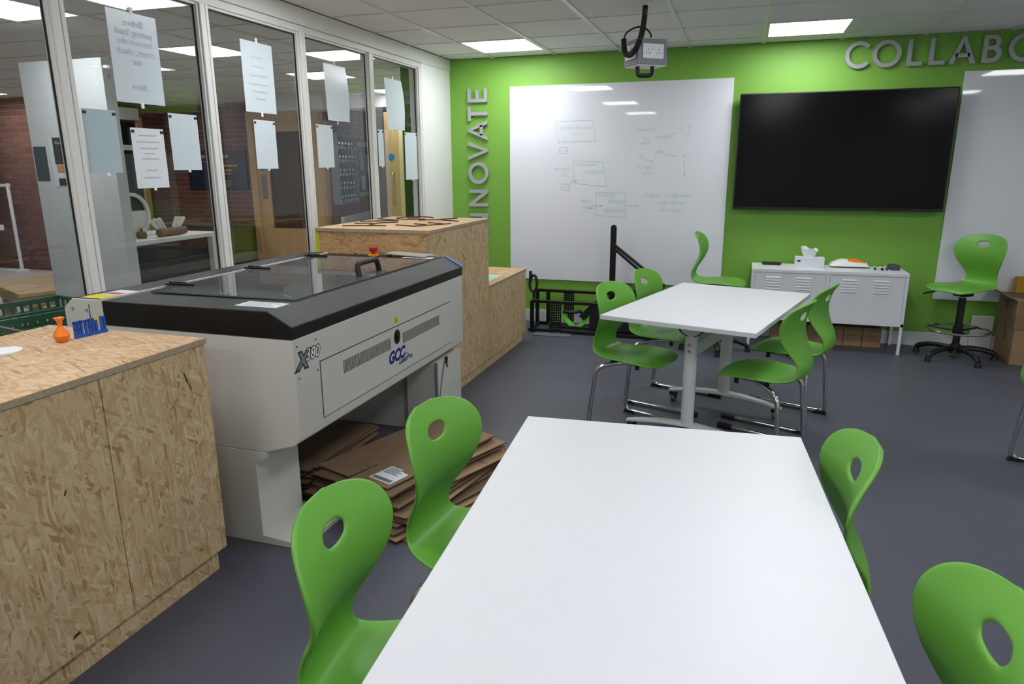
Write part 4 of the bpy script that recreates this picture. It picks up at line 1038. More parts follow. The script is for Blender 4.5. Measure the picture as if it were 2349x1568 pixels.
# ================================================================== CHAIRS
def interp(tab, x):
    for (a, b), (c, d) in zip(tab[:-1], tab[1:]):
        if x <= c:
            t = (x - a) / (c - a) if c > a else 0
            t = max(0, min(1, t)); return b + (d - b) * t
    return tab[-1][1]
def smooth_tab(tab, x):
    return (interp(tab, x - 0.012) + 2 * interp(tab, x) + interp(tab, x + 0.012)) / 4
def make_shell_mesh():
    prof = [(0.225, 0.425), (0.212, 0.448), (0.17, 0.460), (0.10, 0.459), (0.0, 0.450), (-0.10, 0.444), (-0.160, 0.448), (-0.194, 0.467), (-0.205, 0.508), (-0.193, 0.560), (-0.166, 0.618), (-0.147, 0.676), (-0.147, 0.734), (-0.165, 0.795), (-0.200, 0.853)]
    P = catmull([Vector((f, z, 0)) for f, z in prof], 14)
    S = [0.0]
    for a, b in zip(P[:-1], P[1:]): S.append(S[-1] + (b - a).length)
    T = S[-1]
    def at(s):
        s = max(0, min(1, s)) * T
        for i in range(len(S) - 1):
            if s <= S[i + 1]:
                t = (s - S[i]) / (S[i + 1] - S[i]); return P[i].lerp(P[i + 1], t), (P[i + 1] - P[i]).normalized()
        return P[-1], (P[-1] - P[-2]).normalized()
    wt = [(0.0, 0.115), (0.02, 0.160), (0.045, 0.186), (0.09, 0.203), (0.17, 0.210), (0.28, 0.204), (0.38, 0.186), (0.46, 0.156), (0.53, 0.130), (0.58, 0.121), (0.63, 0.127), (0.70, 0.155), (0.77, 0.187), (0.83, 0.2055), (0.875, 0.207), (0.915, 0.200), (0.95, 0.180), (0.975, 0.150), (0.992, 0.110), (1.0, 0.075)]
    cv = [(0.0, -0.020), (0.1, -0.010), (0.25, 0.006), (0.40, 0.012), (0.50, 0.030), (0.60, 0.042), (0.72, 0.042), (0.85, 0.038), (1.0, 0.034)]
    def width(s):
        if s <= 0.84: return smooth_tab(wt, s)
        q = (s - 0.84) / 0.16
        return max(0.045, 0.2065 * max(0.0, 1 - q ** 2.25) ** (1 / 2.05))
    rows = [0.0, 0.012, 0.03, 0.055] + [0.09 + 0.03 * k for k in range(24)] + [0.80, 0.826, 0.852, 0.875, 0.898, 0.921, 0.941, 0.957, 0.971, 0.982, 0.991, 0.997, 1.0]
    NC = 14
    hc, hr = 0.898, 0.027          # hole centre and half height (arc fraction)
    bm = bmesh.new(); V = []
    def pos(s, x):
        p, d = at(s); w = width(s) + 1e-6
        n = Vector((d.y, -d.x))      # sitter side: up for the seat, forward for the back
        q = x / 0.205; off = smooth_tab(cv, s) * q * q
        return Vector((x, p.x + n.x * off, p.y + n.y * off))
    grid = {}
    for r, s in enumerate(rows):
        w = width(s)
        for c in range(NC + 1):
            grid[(r, c)] = [s, (2 * c / NC - 1) * w]
    # hole: block of cells removed, its rim snapped to an ellipse
    r0 = min(range(len(rows)), key=lambda i: abs(rows[i] - 0.875)); r1 = r0 + 2
    c0, c1 = NC // 2 - 2, NC // 2 + 2
    hw = 0.047
    rc = rows[r0 + 1]
    for r in range(r0, r1 + 1):
        for c in range(c0, c1 + 1):
            if r in (r0, r1) or c in (c0, c1):
                dx = (c - NC / 2) / 2.0; dy = (r - r0 - 1) / 1.0
                a = math.atan2(dy, dx)
                grid[(r, c)] = [rc + math.sin(a) * hr * 1.05, math.cos(a) * hw * 1.06]
    # pull the ring of vertices just outside the hole for even faces
    for (r, c), (s, x) in grid.items():
        V.append(None)
    vid = {}
    for (r, c), (s, x) in grid.items(): vid[(r, c)] = bm.verts.new(pos(s, x))
    for r in range(len(rows) - 1):
        for c in range(NC):
            if r0 <= r < r1 and c0 <= c < c1: continue
            bm.faces.new((vid[(r, c)], vid[(r, c + 1)], vid[(r + 1, c + 1)], vid[(r + 1, c)]))
    for v in [v for v in bm.verts if not v.link_faces]: bm.verts.remove(v)
    bmesh.ops.recalc_face_normals(bm, faces=bm.faces)
    me = bpy.data.meshes.new('shell_base'); bm.to_mesh(me); bm.free()
    ob = bpy.data.objects.new('shell_base', me); COL.objects.link(ob)
    so = ob.modifiers.new('s', 'SOLIDIFY'); so.thickness = 0.012; so.offset = 0.0
    su = ob.modifiers.new('u', 'SUBSURF'); su.levels = 2; su.render_levels = 2
    dg = bpy.context.evaluated_depsgraph_get()
    out = bpy.data.meshes.new_from_object(ob.evaluated_get(dg)); out.name = 'seat_shell'
    bpy.data.objects.remove(ob)
    out.materials.clear(); out.materials.append(M_green)
    out.polygons.foreach_set('use_smooth', [True] * len(out.polygons))
    return out
SHELL = make_shell_mesh()
def make_chair():
    t = thing('skid_chair', 'placeholder', 'chair', group='green plastic skid base chairs')
    link('seat_shell', SHELL, t)
    for s in (-1, 1):
        m = MB(); m.tube([(s * 0.10, 0.13, 0.432), (s * 0.125, 0.0, 0.428), (s * 0.195, -0.125, 0.392), (s * 0.218, -0.158, 0.0155), (s * 0.218, 0.29, 0.0155)], 0.013, 12, 0.055, 7)
        leg = m.build('skid_leg', M_chrome, t, world=False, angle=60)
        m = MB(); m.cyl((s * 0.218, 0.25, 0.0165), (s * 0.218, 0.335, 0.0165), 0.0165, n=14); m.build('end_cap', M_black, leg, world=False, bevel=0.002)
        m = MB(); m.prism([(-0.165, 0.0), (-0.085, 0.0), (-0.10, 0.020), (-0.155, 0.026)], -0.013, 0.013, lambda u, v, d, s=s: (s * 0.218 + d, u, v)); m.build('glide', M_black, leg, world=False)
        for y in (0.11, -0.05):
            m = MB(); m.cyl((s * 0.135, y, 0.446), (s * 0.14, y, 0.405), 0.012, n=12); m.build('stacking_bumper', M_black, t, world=False)
    m = MB(); m.tube([(-0.105, 0.125, 0.432), (0.105, 0.125, 0.432)], 0.011, 10); m.tube([(-0.13, -0.02, 0.428), (0.13, -0.02, 0.428)], 0.011, 10)
    m.build('cross_tube', M_chrome, t, world=False, angle=60)
    return t
def heading(deg): return math.radians(deg - 90)
CH = [  # x, y, facing angle (deg from +x), label
    (1.785, -2.69, -21, 'green chair with its back towards the cutter, nearest chair left of the far table'),
    (1.90, -2.09, -17, 'green chair left of the far table, farther one in front of the black steel frame'),
    (2.52, -2.85, 159, 'green chair right of the far table, nearer one with skid legs fully in view'),
    (2.69, -2.265, 160, 'green chair right of the far table, farther one before the white locker'),
    (1.735, -5.50, 6, 'green chair left of the foreground table, nearest the bottom of the photo'),
    (1.70, -4.93, -5, 'green chair left of the foreground table, in front of the cardboard pile'),
    (2.495, -4.86, 183, 'green chair tucked right of the foreground table, beyond the nearest one'),
    (2.615, -5.52, 187, 'green chair at the bottom right corner of the photo'),
    (3.90, -2.81, -4, 'chair at the right edge of which only a chrome leg shows')]
c0 = make_chair()
for k, (x, y, a, lab) in enumerate(CH):
    o = c0 if k == 0 else copy_tree(c0)
    o['label'] = lab; o.location = (x, y, 0); o.rotation_euler = (0, 0, heading(a))

# --- draughtsman stools
def make_stool():
    t = thing('draughtsman_stool', 'placeholder', 'stool', group='tall green swivel stools')
    sh = link('seat_shell', SHELL, t); sh.location = (0, 0, 0.125)
    m = MB(); m.box(-0.075, 0.075, -0.09, 0.09, 0.545, 0.562); m.box(-0.05, 0.05, -0.055, 0.055, 0.505, 0.546); m.build('mechanism', M_black, t, world=False, bevel=0.006)
    m = MB(); m.tube([(0.04, 0.02, 0.535), (0.16, 0.06, 0.53), (0.23, 0.09, 0.505)], 0.006, 8, 0.03); m.cyl((0.19, 0.072, 0.52), (0.26, 0.105, 0.492), 0.010, 0.007); m.build('height_lever', M_black, t, world=False)
    MB().cyl((0, 0, 0.44), (0, 0, 0.53), 0.014, n=16).build('gas_strut', M_chrome, t, world=False)
    MB().cyl((0, 0, 0.07), (0, 0, 0.49), 0.026, n=20).build('column', M_black, t, world=False)
    m = MB(); m.tube([(0.215 * math.cos(k * PI / 24), 0.215 * math.sin(k * PI / 24), 0.235) for k in range(48)], 0.011, 10, closed=True); m.build('foot_ring', M_chrome, t, world=False)
    m = MB()
    for k in range(3):
        a = 2 * PI * k / 3 + 0.4; m.tube([(0.03 * math.cos(a), 0.03 * math.sin(a), 0.225), (0.21 * math.cos(a), 0.21 * math.sin(a), 0.235)], 0.008, 8)
    m.cyl((0, 0, 0.20), (0, 0, 0.26), 0.036, n=20); m.build('ring_bracket', M_black, t, world=False)
    MB().cyl((0, 0, 0.045), (0, 0, 0.115), 0.045, 0.036, n=20).build('hub', M_black, t, world=False)
    for k in range(5):
        a = 2 * PI * k / 5 + 0.25; ca, sa = math.cos(a), math.sin(a)
        pts = [(0.03, 0.085), (0.12, 0.088), (0.20, 0.080), (0.265, 0.060), (0.285, 0.042)]
        m = MB(); vs = []; 
        m.tube([(r * ca, r * sa, z) for r, z in pts], 0.023, 10, 0.03, flat=0.8)
        leg = m.build('base_arm', M_black, t, world=False, angle=60)
        m = MB(); m.cyl((0.285 * ca, 0.285 * sa, 0.05), (0.285 * ca, 0.285 * sa, 0.028), 0.014, 0.018); m.cyl((0.285 * ca, 0.285 * sa, 0.028), (0.285 * ca, 0.285 * sa, 0.0), 0.021, 0.026); m.build('foot', M_black, leg, world=False)
    return t
st = make_stool(); st['label'] = 'tall green swivel stool with a chrome foot ring by the right whiteboard'
st.location = (4.03, -0.38, 0); st.rotation_euler = (0, 0, heading(222))
st2 = copy_tree(st); st2['label'] = 'tall green swivel stool seen side-on at the far end of the far table'
st2.location = (2.17, -0.62, 0); st2.rotation_euler = (0, 0, heading(-4))
# ================================================================== LOCKER AND WHAT STANDS ON IT
LX0, LX1, LY0, LY1, LZ0, LZ1 = 2.445, 3.632, -0.42, -0.03, 0.235, 0.668
lk = thing('locker_cabinet', 'low white metal locker with two louvred doors under the television', 'cabinet', ((LX0 + LX1) / 2, (LY0 + LY1) / 2, 0))
m = MB(); m.box(LX0, LX1, LY0 + 0.012, LY1, LZ0, LZ1 - 0.03); m.build('body', M_locker, lk, bevel=0.002)
MB().box(LX0 - 0.003, LX1 + 0.003, LY0, LY1, LZ1 - 0.03, LZ1).build('top', M_locker, lk, bevel=0.004)
m = MB(); m.box(LX0, LX1, LY0, LY0 + 0.014, LZ0, LZ0 + 0.022); m.box(LX0, LX0 + 0.02, LY0, LY0 + 0.014, LZ0, LZ1 - 0.03); m.box(LX1 - 0.02, LX1, LY0, LY0 + 0.014, LZ0, LZ1 - 0.03); m.box(3.028, 3.050, LY0, LY0 + 0.014, LZ0, LZ1 - 0.03)
m.build('front_frame', M_locker, lk, smooth=False)
for x in (LX0 + 0.012, LX1 - 0.012):
    for y in (LY0 + 0.015, LY1 - 0.015):
        MB().box(x - 0.011, x + 0.011, y - 0.011, y + 0.011, 0.0, LZ0).build('leg', M_locker, lk, bevel=0.001)
for a, b in ((LX0 + 0.022, 3.026), (3.052, LX1 - 0.022)):
    MB().box(a - 0.002, b + 0.002, LY0 + 0.0125, LY0 + 0.0135, LZ0 + 0.023, LZ1 - 0.031).build('door_gap', M_inkdark, lk, smooth=False)
    d = MB().box(a + 0.005, b - 0.005, LY0 + 0.006, LY0 + 0.0125, LZ0 + 0.028, LZ1 - 0.039).build('door', M_locker, lk, bevel=0.0015)
    for cx in (a + (b - a) * 0.27, a + (b - a) * 0.695):
        for k in range(5):
            zc = 0.592 - k * 0.0235
            s = MB(); s.prism([(0.0, 0.0), (-0.009, 0.003), (-0.006, 0.010), (0.0, 0.012)], cx - 0.058, cx + 0.058, lambda u, v, q, zc=zc: (q, LY0 + 0.004 + u, zc + v)); s.build('louvre', M_locker, d, smooth=False)
    kx = b - 0.03 if a < 2.9 else a + 0.018
    k = MB(); k.cyl((kx, LY0 + 0.004, 0.475), (kx, LY0 - 0.012, 0.475), 0.011, n=16); k.build('knob', M_greybox, d)
# remote / case
m = MB(); m.prism([(-0.075, -0.03), (0.07, -0.035), (0.078, 0.02), (0.03, 0.035), (-0.07, 0.03)], 0.0, 0.022, lambda u, v, d: (2.605 + u * (1 + 0.1 * (d > 0)), -0.15 + v, LZ1 + 0.0005 + d)); m.single('black_case', M_black, 'small black case lying on the left of the white locker', 'case', bevel=0.004)
# tissue box
tx = thing('tissue_box', 'white tissue box with a tissue pulled up, on the locker', 'tissue box', (2.905, -0.17, LZ1))
MB().box(2.79, 3.02, -0.225, -0.115, LZ1 + 0.0005, LZ1 + 0.08).build('box', M_paper, tx, bevel=0.002)
m = MB(); vs = []; n = 14
for j in range(7):
    v = j / 6
    for i in range(n):
        t = 2 * PI * i / n
        rx = (0.045 + 0.025 * v) * (1 + 0.18 * math.sin(3 * t + 2 * v) * v); ry = (0.012 + 0.022 * v) * (1 + 0.25 * math.cos(2 * t + 1) * v)
        vs.append((2.90 + rx * math.cos(t) - 0.012 * v, -0.17 + ry * math.sin(t), LZ1 + 0.079 + 0.075 * v * (1 - 0.15 * v * math.cos(t + 0.4)) + 0.012 * math.sin(4 * t) * v))
m.add(vs, [(j * n + i, j * n + (i + 1) % n, (j + 1) * n + (i + 1) % n, (j + 1) * n + i) for j in range(6) for i in range(n)]); m.build('tissue', M_tissue, tx, angle=70)
MB().prism([(0.016 * math.cos(k * PI / 8), 0.008 * math.sin(k * PI / 8)) for k in range(16)], 0.0, 0.0006, lambda u, v, d: (2.818 + u, -0.2256 - d, LZ1 + 0.05 + v)).build('blue_mark', M_blue, tx, smooth=False)
# wipes packet
wp = thing('wipes_packet', 'white and orange soft packet of wipes on the locker', 'packet', (3.217, -0.13, LZ1))
def pillow(x0, x1, y0, y1, h, mat, name, ox=0.0, oy=0.0, lift=0.0, nx=18, ny=8):
    m = MB(); vs = []
    for s in (1, -1):
        for j in range(ny + 1):
            for i in range(nx + 1):
                u, v = i / nx, j / ny
                b = (math.sin(PI * u) ** 0.45) * (math.sin(PI * v) ** 0.5)
                z = (h * b * (1 + 0.06 * math.sin(17 * u) * math.sin(9 * v))) if s > 0 else 0.0
                vs.append((x0 + (x1 - x0) * u, y0 + (y1 - y0) * v, LZ1 + 0.002 + lift + z + (0.012 * (1 - b) if s < 0 else 0.012 * (1 - b))))
    k = (nx + 1) * (ny + 1); fs = []
    for o in (0, k):
        for j in range(ny):
            for i in range(nx): fs.append((o + j * (nx + 1) + i, o + j * (nx + 1) + i + 1, o + (j + 1) * (nx + 1) + i + 1, o + (j + 1) * (nx + 1) + i))
    m.add(vs, fs); return m
m = pillow(3.065, 3.375, -0.205, -0.06, 0.072, None, ''); m.build('packet', plain('glossy_white_film', rgb(236, 236, 232), 0.2, vary=0.03), wp, angle=80)
m = pillow(3.065, 3.375, -0.205, -0.06, 0.0735, None, ''); 
keep = [f for f in m.f if all(3.20 < m.v[i][0] < 3.352 - 0.03 * (m.v[i][1] < -0.19) and m.v[i][2] > LZ1 + 0.018 for i in f)]
mm = MB(); mm.add(m.v, keep); bad = mm.build('orange_print', plain('glossy_orange_film', rgb(236, 138, 44), 0.2, vary=0.05), wp, angle=80)
# markers and board rubber
for x, y, mt, lab in ((3.41, -0.21, plain('green_cap', rgb(20, 84, 70), 0.4), 'whiteboard marker with a green cap on the locker'), (3.457, -0.235, M_black, 'whiteboard marker with a black cap on the locker'), (3.498, -0.20, M_blue, 'whiteboard marker with a blue cap on the locker')):
    t = thing('marker_pen', lab, 'marker', (x, y, LZ1), math.radians(random.uniform(-12, 4)), 'marker pens on the locker')
    MB().cyl((0, -0.015, 0.0105), (0, 0.085, 0.0105), 0.0085, n=14).build('barrel', M_white, t, world=False)
    MB().cyl((0, -0.05, 0.0105), (0, -0.012, 0.0105), 0.010, n=14).build('cap', mt, t, world=False, bevel=0.001)
er = thing('board_rubber', 'dark grey board rubber at the right end of the locker', 'board rubber', (3.553, -0.19, LZ1), math.radians(8))
MB().box(-0.032, 0.032, -0.06, 0.06, 0.012, 0.042).build('grip', plain('dark_grey_plastic', rgb(72, 74, 78), 0.5), er, world=False, bevel=0.004)
MB().box(-0.030, 0.030, -0.058, 0.058, 0.0, 0.012).build('felt', plain('blue_grey_felt', rgb(70, 84, 110), 0.9), er, world=False)
# cartons under the locker
CM = MB().box(-0.0715, 0.0715, -0.075, 0.075, 0.0, 0.165).mesh('carton', [M_card2], bevel=0.002)
CMark = MB().box(-0.03, 0.03, -0.0756, -0.0750, 0.092, 0.100).mesh('print', [M_card3], smooth=False)
CTape = MB().box(-0.0725, 0.0725, -0.008, 0.008, 0.165, 0.1655).mesh('seam', [M_card3], smooth=False)
for k in range(6):
    x = 3.452 - 0.1475 * k
    t = thing('small_carton', ['rightmost', 'second from the right', 'third from the right', 'fourth from the right', 'fifth from the right', 'leftmost'][k] + ' of the row of brown cartons under the locker', 'carton', (x, -0.125, 0), 0, 'brown cartons under the locker')
    inst('carton', CM, t); inst('print', CMark, t); inst('seam', CTape, t)

# --- cartons on the right
def carton(label, x0, x1, y0, y1, z0, z1, mat, rz=0.0):
    cx, cy = (x0 + x1) / 2, (y0 + y1) / 2
    t = thing('carton', label, 'carton', (cx, cy, z0), rz, 'large cartons by the right whiteboard')
    a, b, h = (x1 - x0) / 2, (y1 - y0) / 2, z1 - z0
    MB().box(-a, a, -b, b, 0, h).build('body', mat, t, world=False, bevel=0.004)
    MB().box(-a - 0.0008, -a, -0.03, 0.03, h * 0.55, h).box(-a, a, -0.03, 0.03, h, h + 0.0008).build('tape', M_card3, t, world=False, smooth=False)
    return t
carton('lower brown carton of the stack at the right edge', 4.39, 4.84, -0.50, -0.03, 0.0, 0.275, M_card2, math.radians(-3))
t = carton('upper open brown carton of the stack at the right edge', 4.38, 4.83, -0.49, -0.03, 0.277, 0.50, M_card, math.radians(-2))
m = MB(); m.add([(-0.2275, -0.23, 0.223), (-0.2275, 0.23, 0.223), (-0.30, 0.22, 0.25), (-0.30, -0.22, 0.25)], [(0, 1, 2, 3)]); m.add([(-0.2275, -0.23, 0.227), (-0.2275, 0.23, 0.227), (-0.30, 0.22, 0.254), (-0.30, -0.22, 0.254)], [(3, 2, 1, 0)]); m.build('flap', M_card, t, world=False, smooth=False)
o = MB().box(4.46, 4.64, -0.12, -0.05, 0.5035, 0.635).single('folder_box', plain('mustard_card', rgb(176, 134, 34), 0.6), 'mustard yellow box standing on the upper carton at the right edge', 'box', bevel=0.003)
MB().box(4.215, 4.372, -0.045, -0.018, 0.0, 0.29).single('leaning_board', M_skirt, 'small white board leaning against the skirting behind the swivel stool', 'board', bevel=0.004)

# ================================================================== BLACK STEEL FRAME BELOW THE WHITEBOARD
rk = thing('steel_frame', 'black tubular steel frame on the floor under the left whiteboard', 'steel frame', (1.0, -0.35, 0))
def bar(name, a, b, w=0.028, mat=M_blackgloss):
    a = Vector(a); b = Vector(b); d = (b - a); L = d.length
    M = d.to_track_quat('X', 'Z').to_matrix()
    m = MB(); m.cbox((a + b) / 2, (L, w, w), M); return m.build(name, mat, rk, bevel=0.003)
m = MB(); n = 10
m.prism([(-0.026, 0.05), (0.026, 0.05)] + [(0.026 * math.cos(k * PI / n), 0.97 + 0.026 * math.sin(k * PI / n)) for k in range(n + 1)], -0.02, 0.02, lambda u, v, d: (1.24 + u, -0.30 + d, v)); m.build('upright', M_blackgloss, rk, bevel=0.004)
for dz, dx, y in ((0.0, 0.0, -0.32), (-0.045, -0.02, -0.28)):
    m = MB(); m.tube([(1.25, y, 0.82 + dz), (1.72 + dx, y, 0.46 + dz)], 0.014, 10); m.build('diagonal_brace', M_blackgloss, rk)
for y in (-0.47, -0.16):
    bar('base_rail', (0.49, y, 0.02), (1.75, y, 0.02))
bar('base_rail', (0.505, -0.46, 0.02), (0.505, -0.17, 0.02)); bar('base_rail', (1.74, -0.46, 0.02), (1.74, -0.17, 0.02))
bar('top_rail', (0.49, -0.17, 0.345), (1.75, -0.17, 0.345)); bar('top_rail', (0.52, -0.47, 0.292), (1.75, -0.47, 0.292))
for x, y, zz in ((0.524, -0.47, 0.292), (0.60, -0.17, 0.345), (0.49, -0.17, 0.345), (1.24, -0.17, 0.345), (1.74, -0.47, 0.292), (1.74, -0.17, 0.345)): bar('post', (x, y, 0.02), (x, y, zz), 0.034)
bar('tie_bar', (1.24, -0.17, 0.345), (1.24, -0.30, 0.345)); bar('tie_bar', (1.24, -0.46, 0.06), (1.24, -0.18, 0.06))
def perforated(x0, x1, z0, z1, y):
    m = MB(); nx, nz = max(2, round((x1 - x0) / 0.021)), max(2, round((z1 - z0) / 0.022))
    px, pz = (x1 - x0) / nx, (z1 - z0) / nz
    for i in range(nx + 1): m.box(x0 + i * px - 0.0065, x0 + i * px + 0.0065, y, y + 0.003, z0, z1)
    for j in range(nz + 1): m.box(x0 - 0.005, x1 + 0.005, y + 0.0002, y + 0.0028, z0 + j * pz - 0.0065, z0 + j * pz + 0.0065)
    m.build('perforated_plate', M_blackgloss, rk, smooth=False)
perforated(0.765, 0.852, 0.06, 0.35, -0.187); perforated(0.70, 0.803, 0.035, 0.285, -0.488)
m = MB(); m.tube([(0.515 + 0.035 * math.cos(t), -0.40 + 0.01 * math.sin(t), 0.445 + 0.075 * math.sin(t)) for t in [2 * PI * k / 20 for k in range(20)]], 0.014, 8, closed=True); m.box(0.475, 0.50, -0.41, -0.39, 0.47, 0.56); m.cyl((0.52, -0.40, 0.30), (0.52, -0.40, 0.38), 0.012); m.build('control_grip', M_black, rk)
# side housing hidden behind the chairs
m = MB(); m.box(1.06, 1.60, -0.44, -0.2, 0.035, 0.275); m.build('motor_housing', M_black, rk, bevel=0.01)
m = MB(); m.box(1.36, 1.66, -0.40, -0.22, 0.36, 0.43); m.build('seat_plate', M_black, rk, bevel=0.008)
# harness on the rack's floor plate
hn = thing('harness', 'bright green and black strap harness lying inside the black steel frame', 'harness', (0.92, -0.35, 0.035))
m = MB(); m.tube(catmull([Vector(p) for p in ((0.80, -0.38, 0.19), (0.84, -0.40, 0.12), (0.92, -0.40, 0.055), (0.99, -0.40, 0.09), (1.05, -0.38, 0.16))], 6), 0.028, 8, flat=0.35); m.build('strap', M_greenstrap, hn)
m = MB(); m.tube(catmull([Vector(p) for p in ((0.66, -0.36, 0.06), (0.72, -0.39, 0.11), (0.70, -0.34, 0.16), (0.66, -0.33, 0.10))], 6), 0.018, 8, flat=0.4); m.build('strap', M_greenstrap, hn)
m = MB(); m.tube(catmull([Vector(p) for p in ((0.80, -0.39, 0.195), (0.90, -0.39, 0.19), (0.96, -0.38, 0.20), (0.99, -0.37, 0.16))], 6), 0.016, 8); m.build('pad', M_black, hn)
m = MB(); m.cbox((1.035, -0.38, 0.20), (0.06, 0.04, 0.17), Matrix.Rotation(0.75, 3, 'Y')); m.cbox((1.00, -0.39, 0.165), (0.05, 0.05, 0.06), Matrix.Rotation(0.75, 3, 'Y')); m.build('buckle_unit', M_black, hn, bevel=0.006)
m = MB(); m.cbox((0.92, -0.37, 0.05), (0.30, 0.12, 0.03)); m.build('floor_pad', M_black, hn, bevel=0.006)
# film on the floor
m = MB(); vs = []; nx, ny = 20, 6
for j in range(ny + 1):
    for i in range(nx + 1):
        u, v = i / nx, j / ny
        vs.append((0.575 + 0.34 * u, -0.60 + 0.13 * v + 0.05 * (1 - u) * (v - 0.5), 0.004 + 0.010 * abs(math.sin(9 * u + 3 * v) * math.sin(7 * v + 2 + 5 * u)) * math.sin(PI * v)))
m.add(vs, [(j * (nx + 1) + i, j * (nx + 1) + i + 1, (j + 1) * (nx + 1) + i + 1, (j + 1) * (nx + 1) + i) for j in range(ny) for i in range(nx)])
m.single('plastic_film', M_plasticbag, 'crumpled clear plastic film on the floor before the black steel frame', 'plastic film')

# ================================================================== HALL BEYOND THE GLASS
# white display unit: tall panel and counter
ku = thing('reception_counter', 'white counter with a black front and tall white side panel beyond the glass', 'counter', (-2.5, -1.9, 0))
MB().box(-2.98, -2.17, -2.41, -2.31, 0.0, 2.29).build('tall_panel', M_skirt, ku, bevel=0.003)
MB().box(-2.85, -2.172, -2.31, -1.39, 0.915, 0.95).build('counter_top', M_frame, ku, bevel=0.003)
MB().box(-2.245, -2.172, -1.465, -1.39, 0.0, 0.915).build('end_leg', M_frame, ku, bevel=0.003)
MB().box(-2.80, -2.78, -2.31, -1.39, 0.0, 0.915).build('rear_panel', M_frame, ku, smooth=False)
MB().box(-2.24, -2.225, -2.305, -1.47, 0.02, 0.912).build('black_front', M_blackgloss, ku, smooth=False)
for z in (2.17, 1.12): MB().cyl((-2.17, -2.36, z), (-2.165, -2.36, z), 0.009, n=12).build('screw', M_silver, ku)
po = MB().box(-2.965, -2.835, -2.4125, -2.4105, 1.415, 1.675).single('dark_poster', plain('slate_poster', rgb(66, 78, 82), 0.5, vary=0.05), 'plain dark slate poster on the white pillar', 'poster', smooth=False)
po = thing('info_poster', 'poster with black, orange and white bands on the white pillar', 'poster', (-2.70, -2.4115, 1.37))
MB().box(-2.79, -2.615, -2.4125, -2.4105, 1.372, 1.742).build('sheet', M_paper, po, smooth=False)
MB().box(-2.755, -2.62, -2.4131, -2.4126, 1.54, 1.74).build('band', M_inkdark, po, smooth=False)
MB().box(-2.745, -2.62, -2.4131, -2.4126, 1.475, 1.535).build('band', plain('poster_orange', rgb(214, 140, 84), 0.6), po, smooth=False)
MB().box(-2.745, -2.62, -2.4131, -2.4126, 1.378, 1.435).build('band', M_inkdark, po, smooth=False)
m = MB(); put_text(m, 'We need', lambda u, v, d: (-2.735 + u, -2.4134, 1.69 + v), size=0.032); m.build('print', M_paper, po, smooth=False)
rg = thing('ring_sculpture', 'white ring with a dark centre standing on the counter beside the tall panel', 'ornament', (-2.40, -2.16, 0.95), 0)
o, i = ring_poly(-2.12, 1.14, 0.178, 0.150, 0, 2 * PI, 40)
m = MB()
for k in range(len(o) - 1): m.prism([i[k], o[k], o[k + 1], i[k + 1]], -2.42, -2.36, lambda u, v, d: (d, u, v))
m.build('ring', M_frame, rg)
m = MB(); m.prism([(-2.12 + 0.158 * math.cos(PI + k * PI / 16 - 0.2 + 0.4 * k / 16), 1.14 + 0.158 * math.sin(PI + k * PI / 16 - 0.2 + 0.4 * k / 16)) for k in range(17)], -2.41, -2.37, lambda u, v, d: (d, u, v)); m.build('lower_fill', M_frame, rg)
m = MB(); m.prism([(-2.12 + 0.156 * math.cos(k * PI / 16), 1.17 + 0.12 * math.sin(k * PI / 16)) for k in range(17)], -2.395, -2.385, lambda u, v, d: (d, u, v)); m.build('dark_pane', M_darkpane, rg)
lg = thing('log_holder', 'bark log holding upright white cards on the counter', 'card holder', (-2.27, -1.86, 0.95))
m = MB(); m.cyl((-2.27, -1.97, 0.985), (-2.27, -1.68, 0.990), 0.034, n=14); m.build('log', M_log, lg)
for k, (y, a) in enumerate(((-1.98, 0.75), (-1.945, 0.6), (-1.905, 0.5), (-1.80, -0.5), (-1.77, -0.6), (-1.74, -0.75))):
    m = MB(); m.cbox((-2.27, y + math.sin(-a) * 0.045, 1.06), (0.03, 0.018, 0.10), Matrix.Rotation(a, 3, 'X')); m.build('card', M_frame, lg, smooth=False)
m = MB(); m.lathe([(0.0, 0.951), (0.032, 0.951), (0.038, 0.965), (0.036, 1.0), (0.028, 1.005)], (-2.33, -2.09, 0)); m.single('small_pot', plain('olive_pot', rgb(90, 92, 70), 0.7), 'small dark pot with a red top on the counter', 'pot')
m = MB(); m.lathe([(0.0, 1.0), (0.012, 1.005), (0.014, 1.03), (0.0, 1.035)], (-2.33, -2.09, 0), 10); m.single('red_candle', M_red, 'red stub in the small dark pot on the counter', 'candle')
MB().box(-2.47, -2.464, -2.15, -1.50, 0.951, 1.62).single('acrylic_screen', M_acryl, 'clear acrylic screen standing on the white counter', 'screen', smooth=False)
# slatted picnic table
pt = thing('slatted_table', 'low slatted pine table beyond the glass at the left edge', 'table', (-3.6, -2.26, 0), math.radians(66))
for k in range(10):
    MB().box(0.0, 1.30, 0.0 + k * 0.118, 0.110 + k * 0.118, 0.415, 0.45).build('slat', M_pine, pt, world=False, bevel=0.004)
m = MB(); m.box(0.05, 1.25, 0.04, 0.08, 0.31, 0.415); m.box(0.05, 1.25, 1.09, 1.13, 0.31, 0.415); m.box(0.05, 0.09, 0.08, 1.09, 0.31, 0.415); m.box(1.21, 1.25, 0.08, 1.09, 0.31, 0.415); m.build('apron', M_pine, pt, world=False, bevel=0.003)
for x in (0.14, 1.16):
    for y in (0.13, 1.04): MB().box(x - 0.045, x + 0.045, y - 0.045, y + 0.045, 0.0, 0.415).build('leg', M_pine, pt, world=False, bevel=0.003)
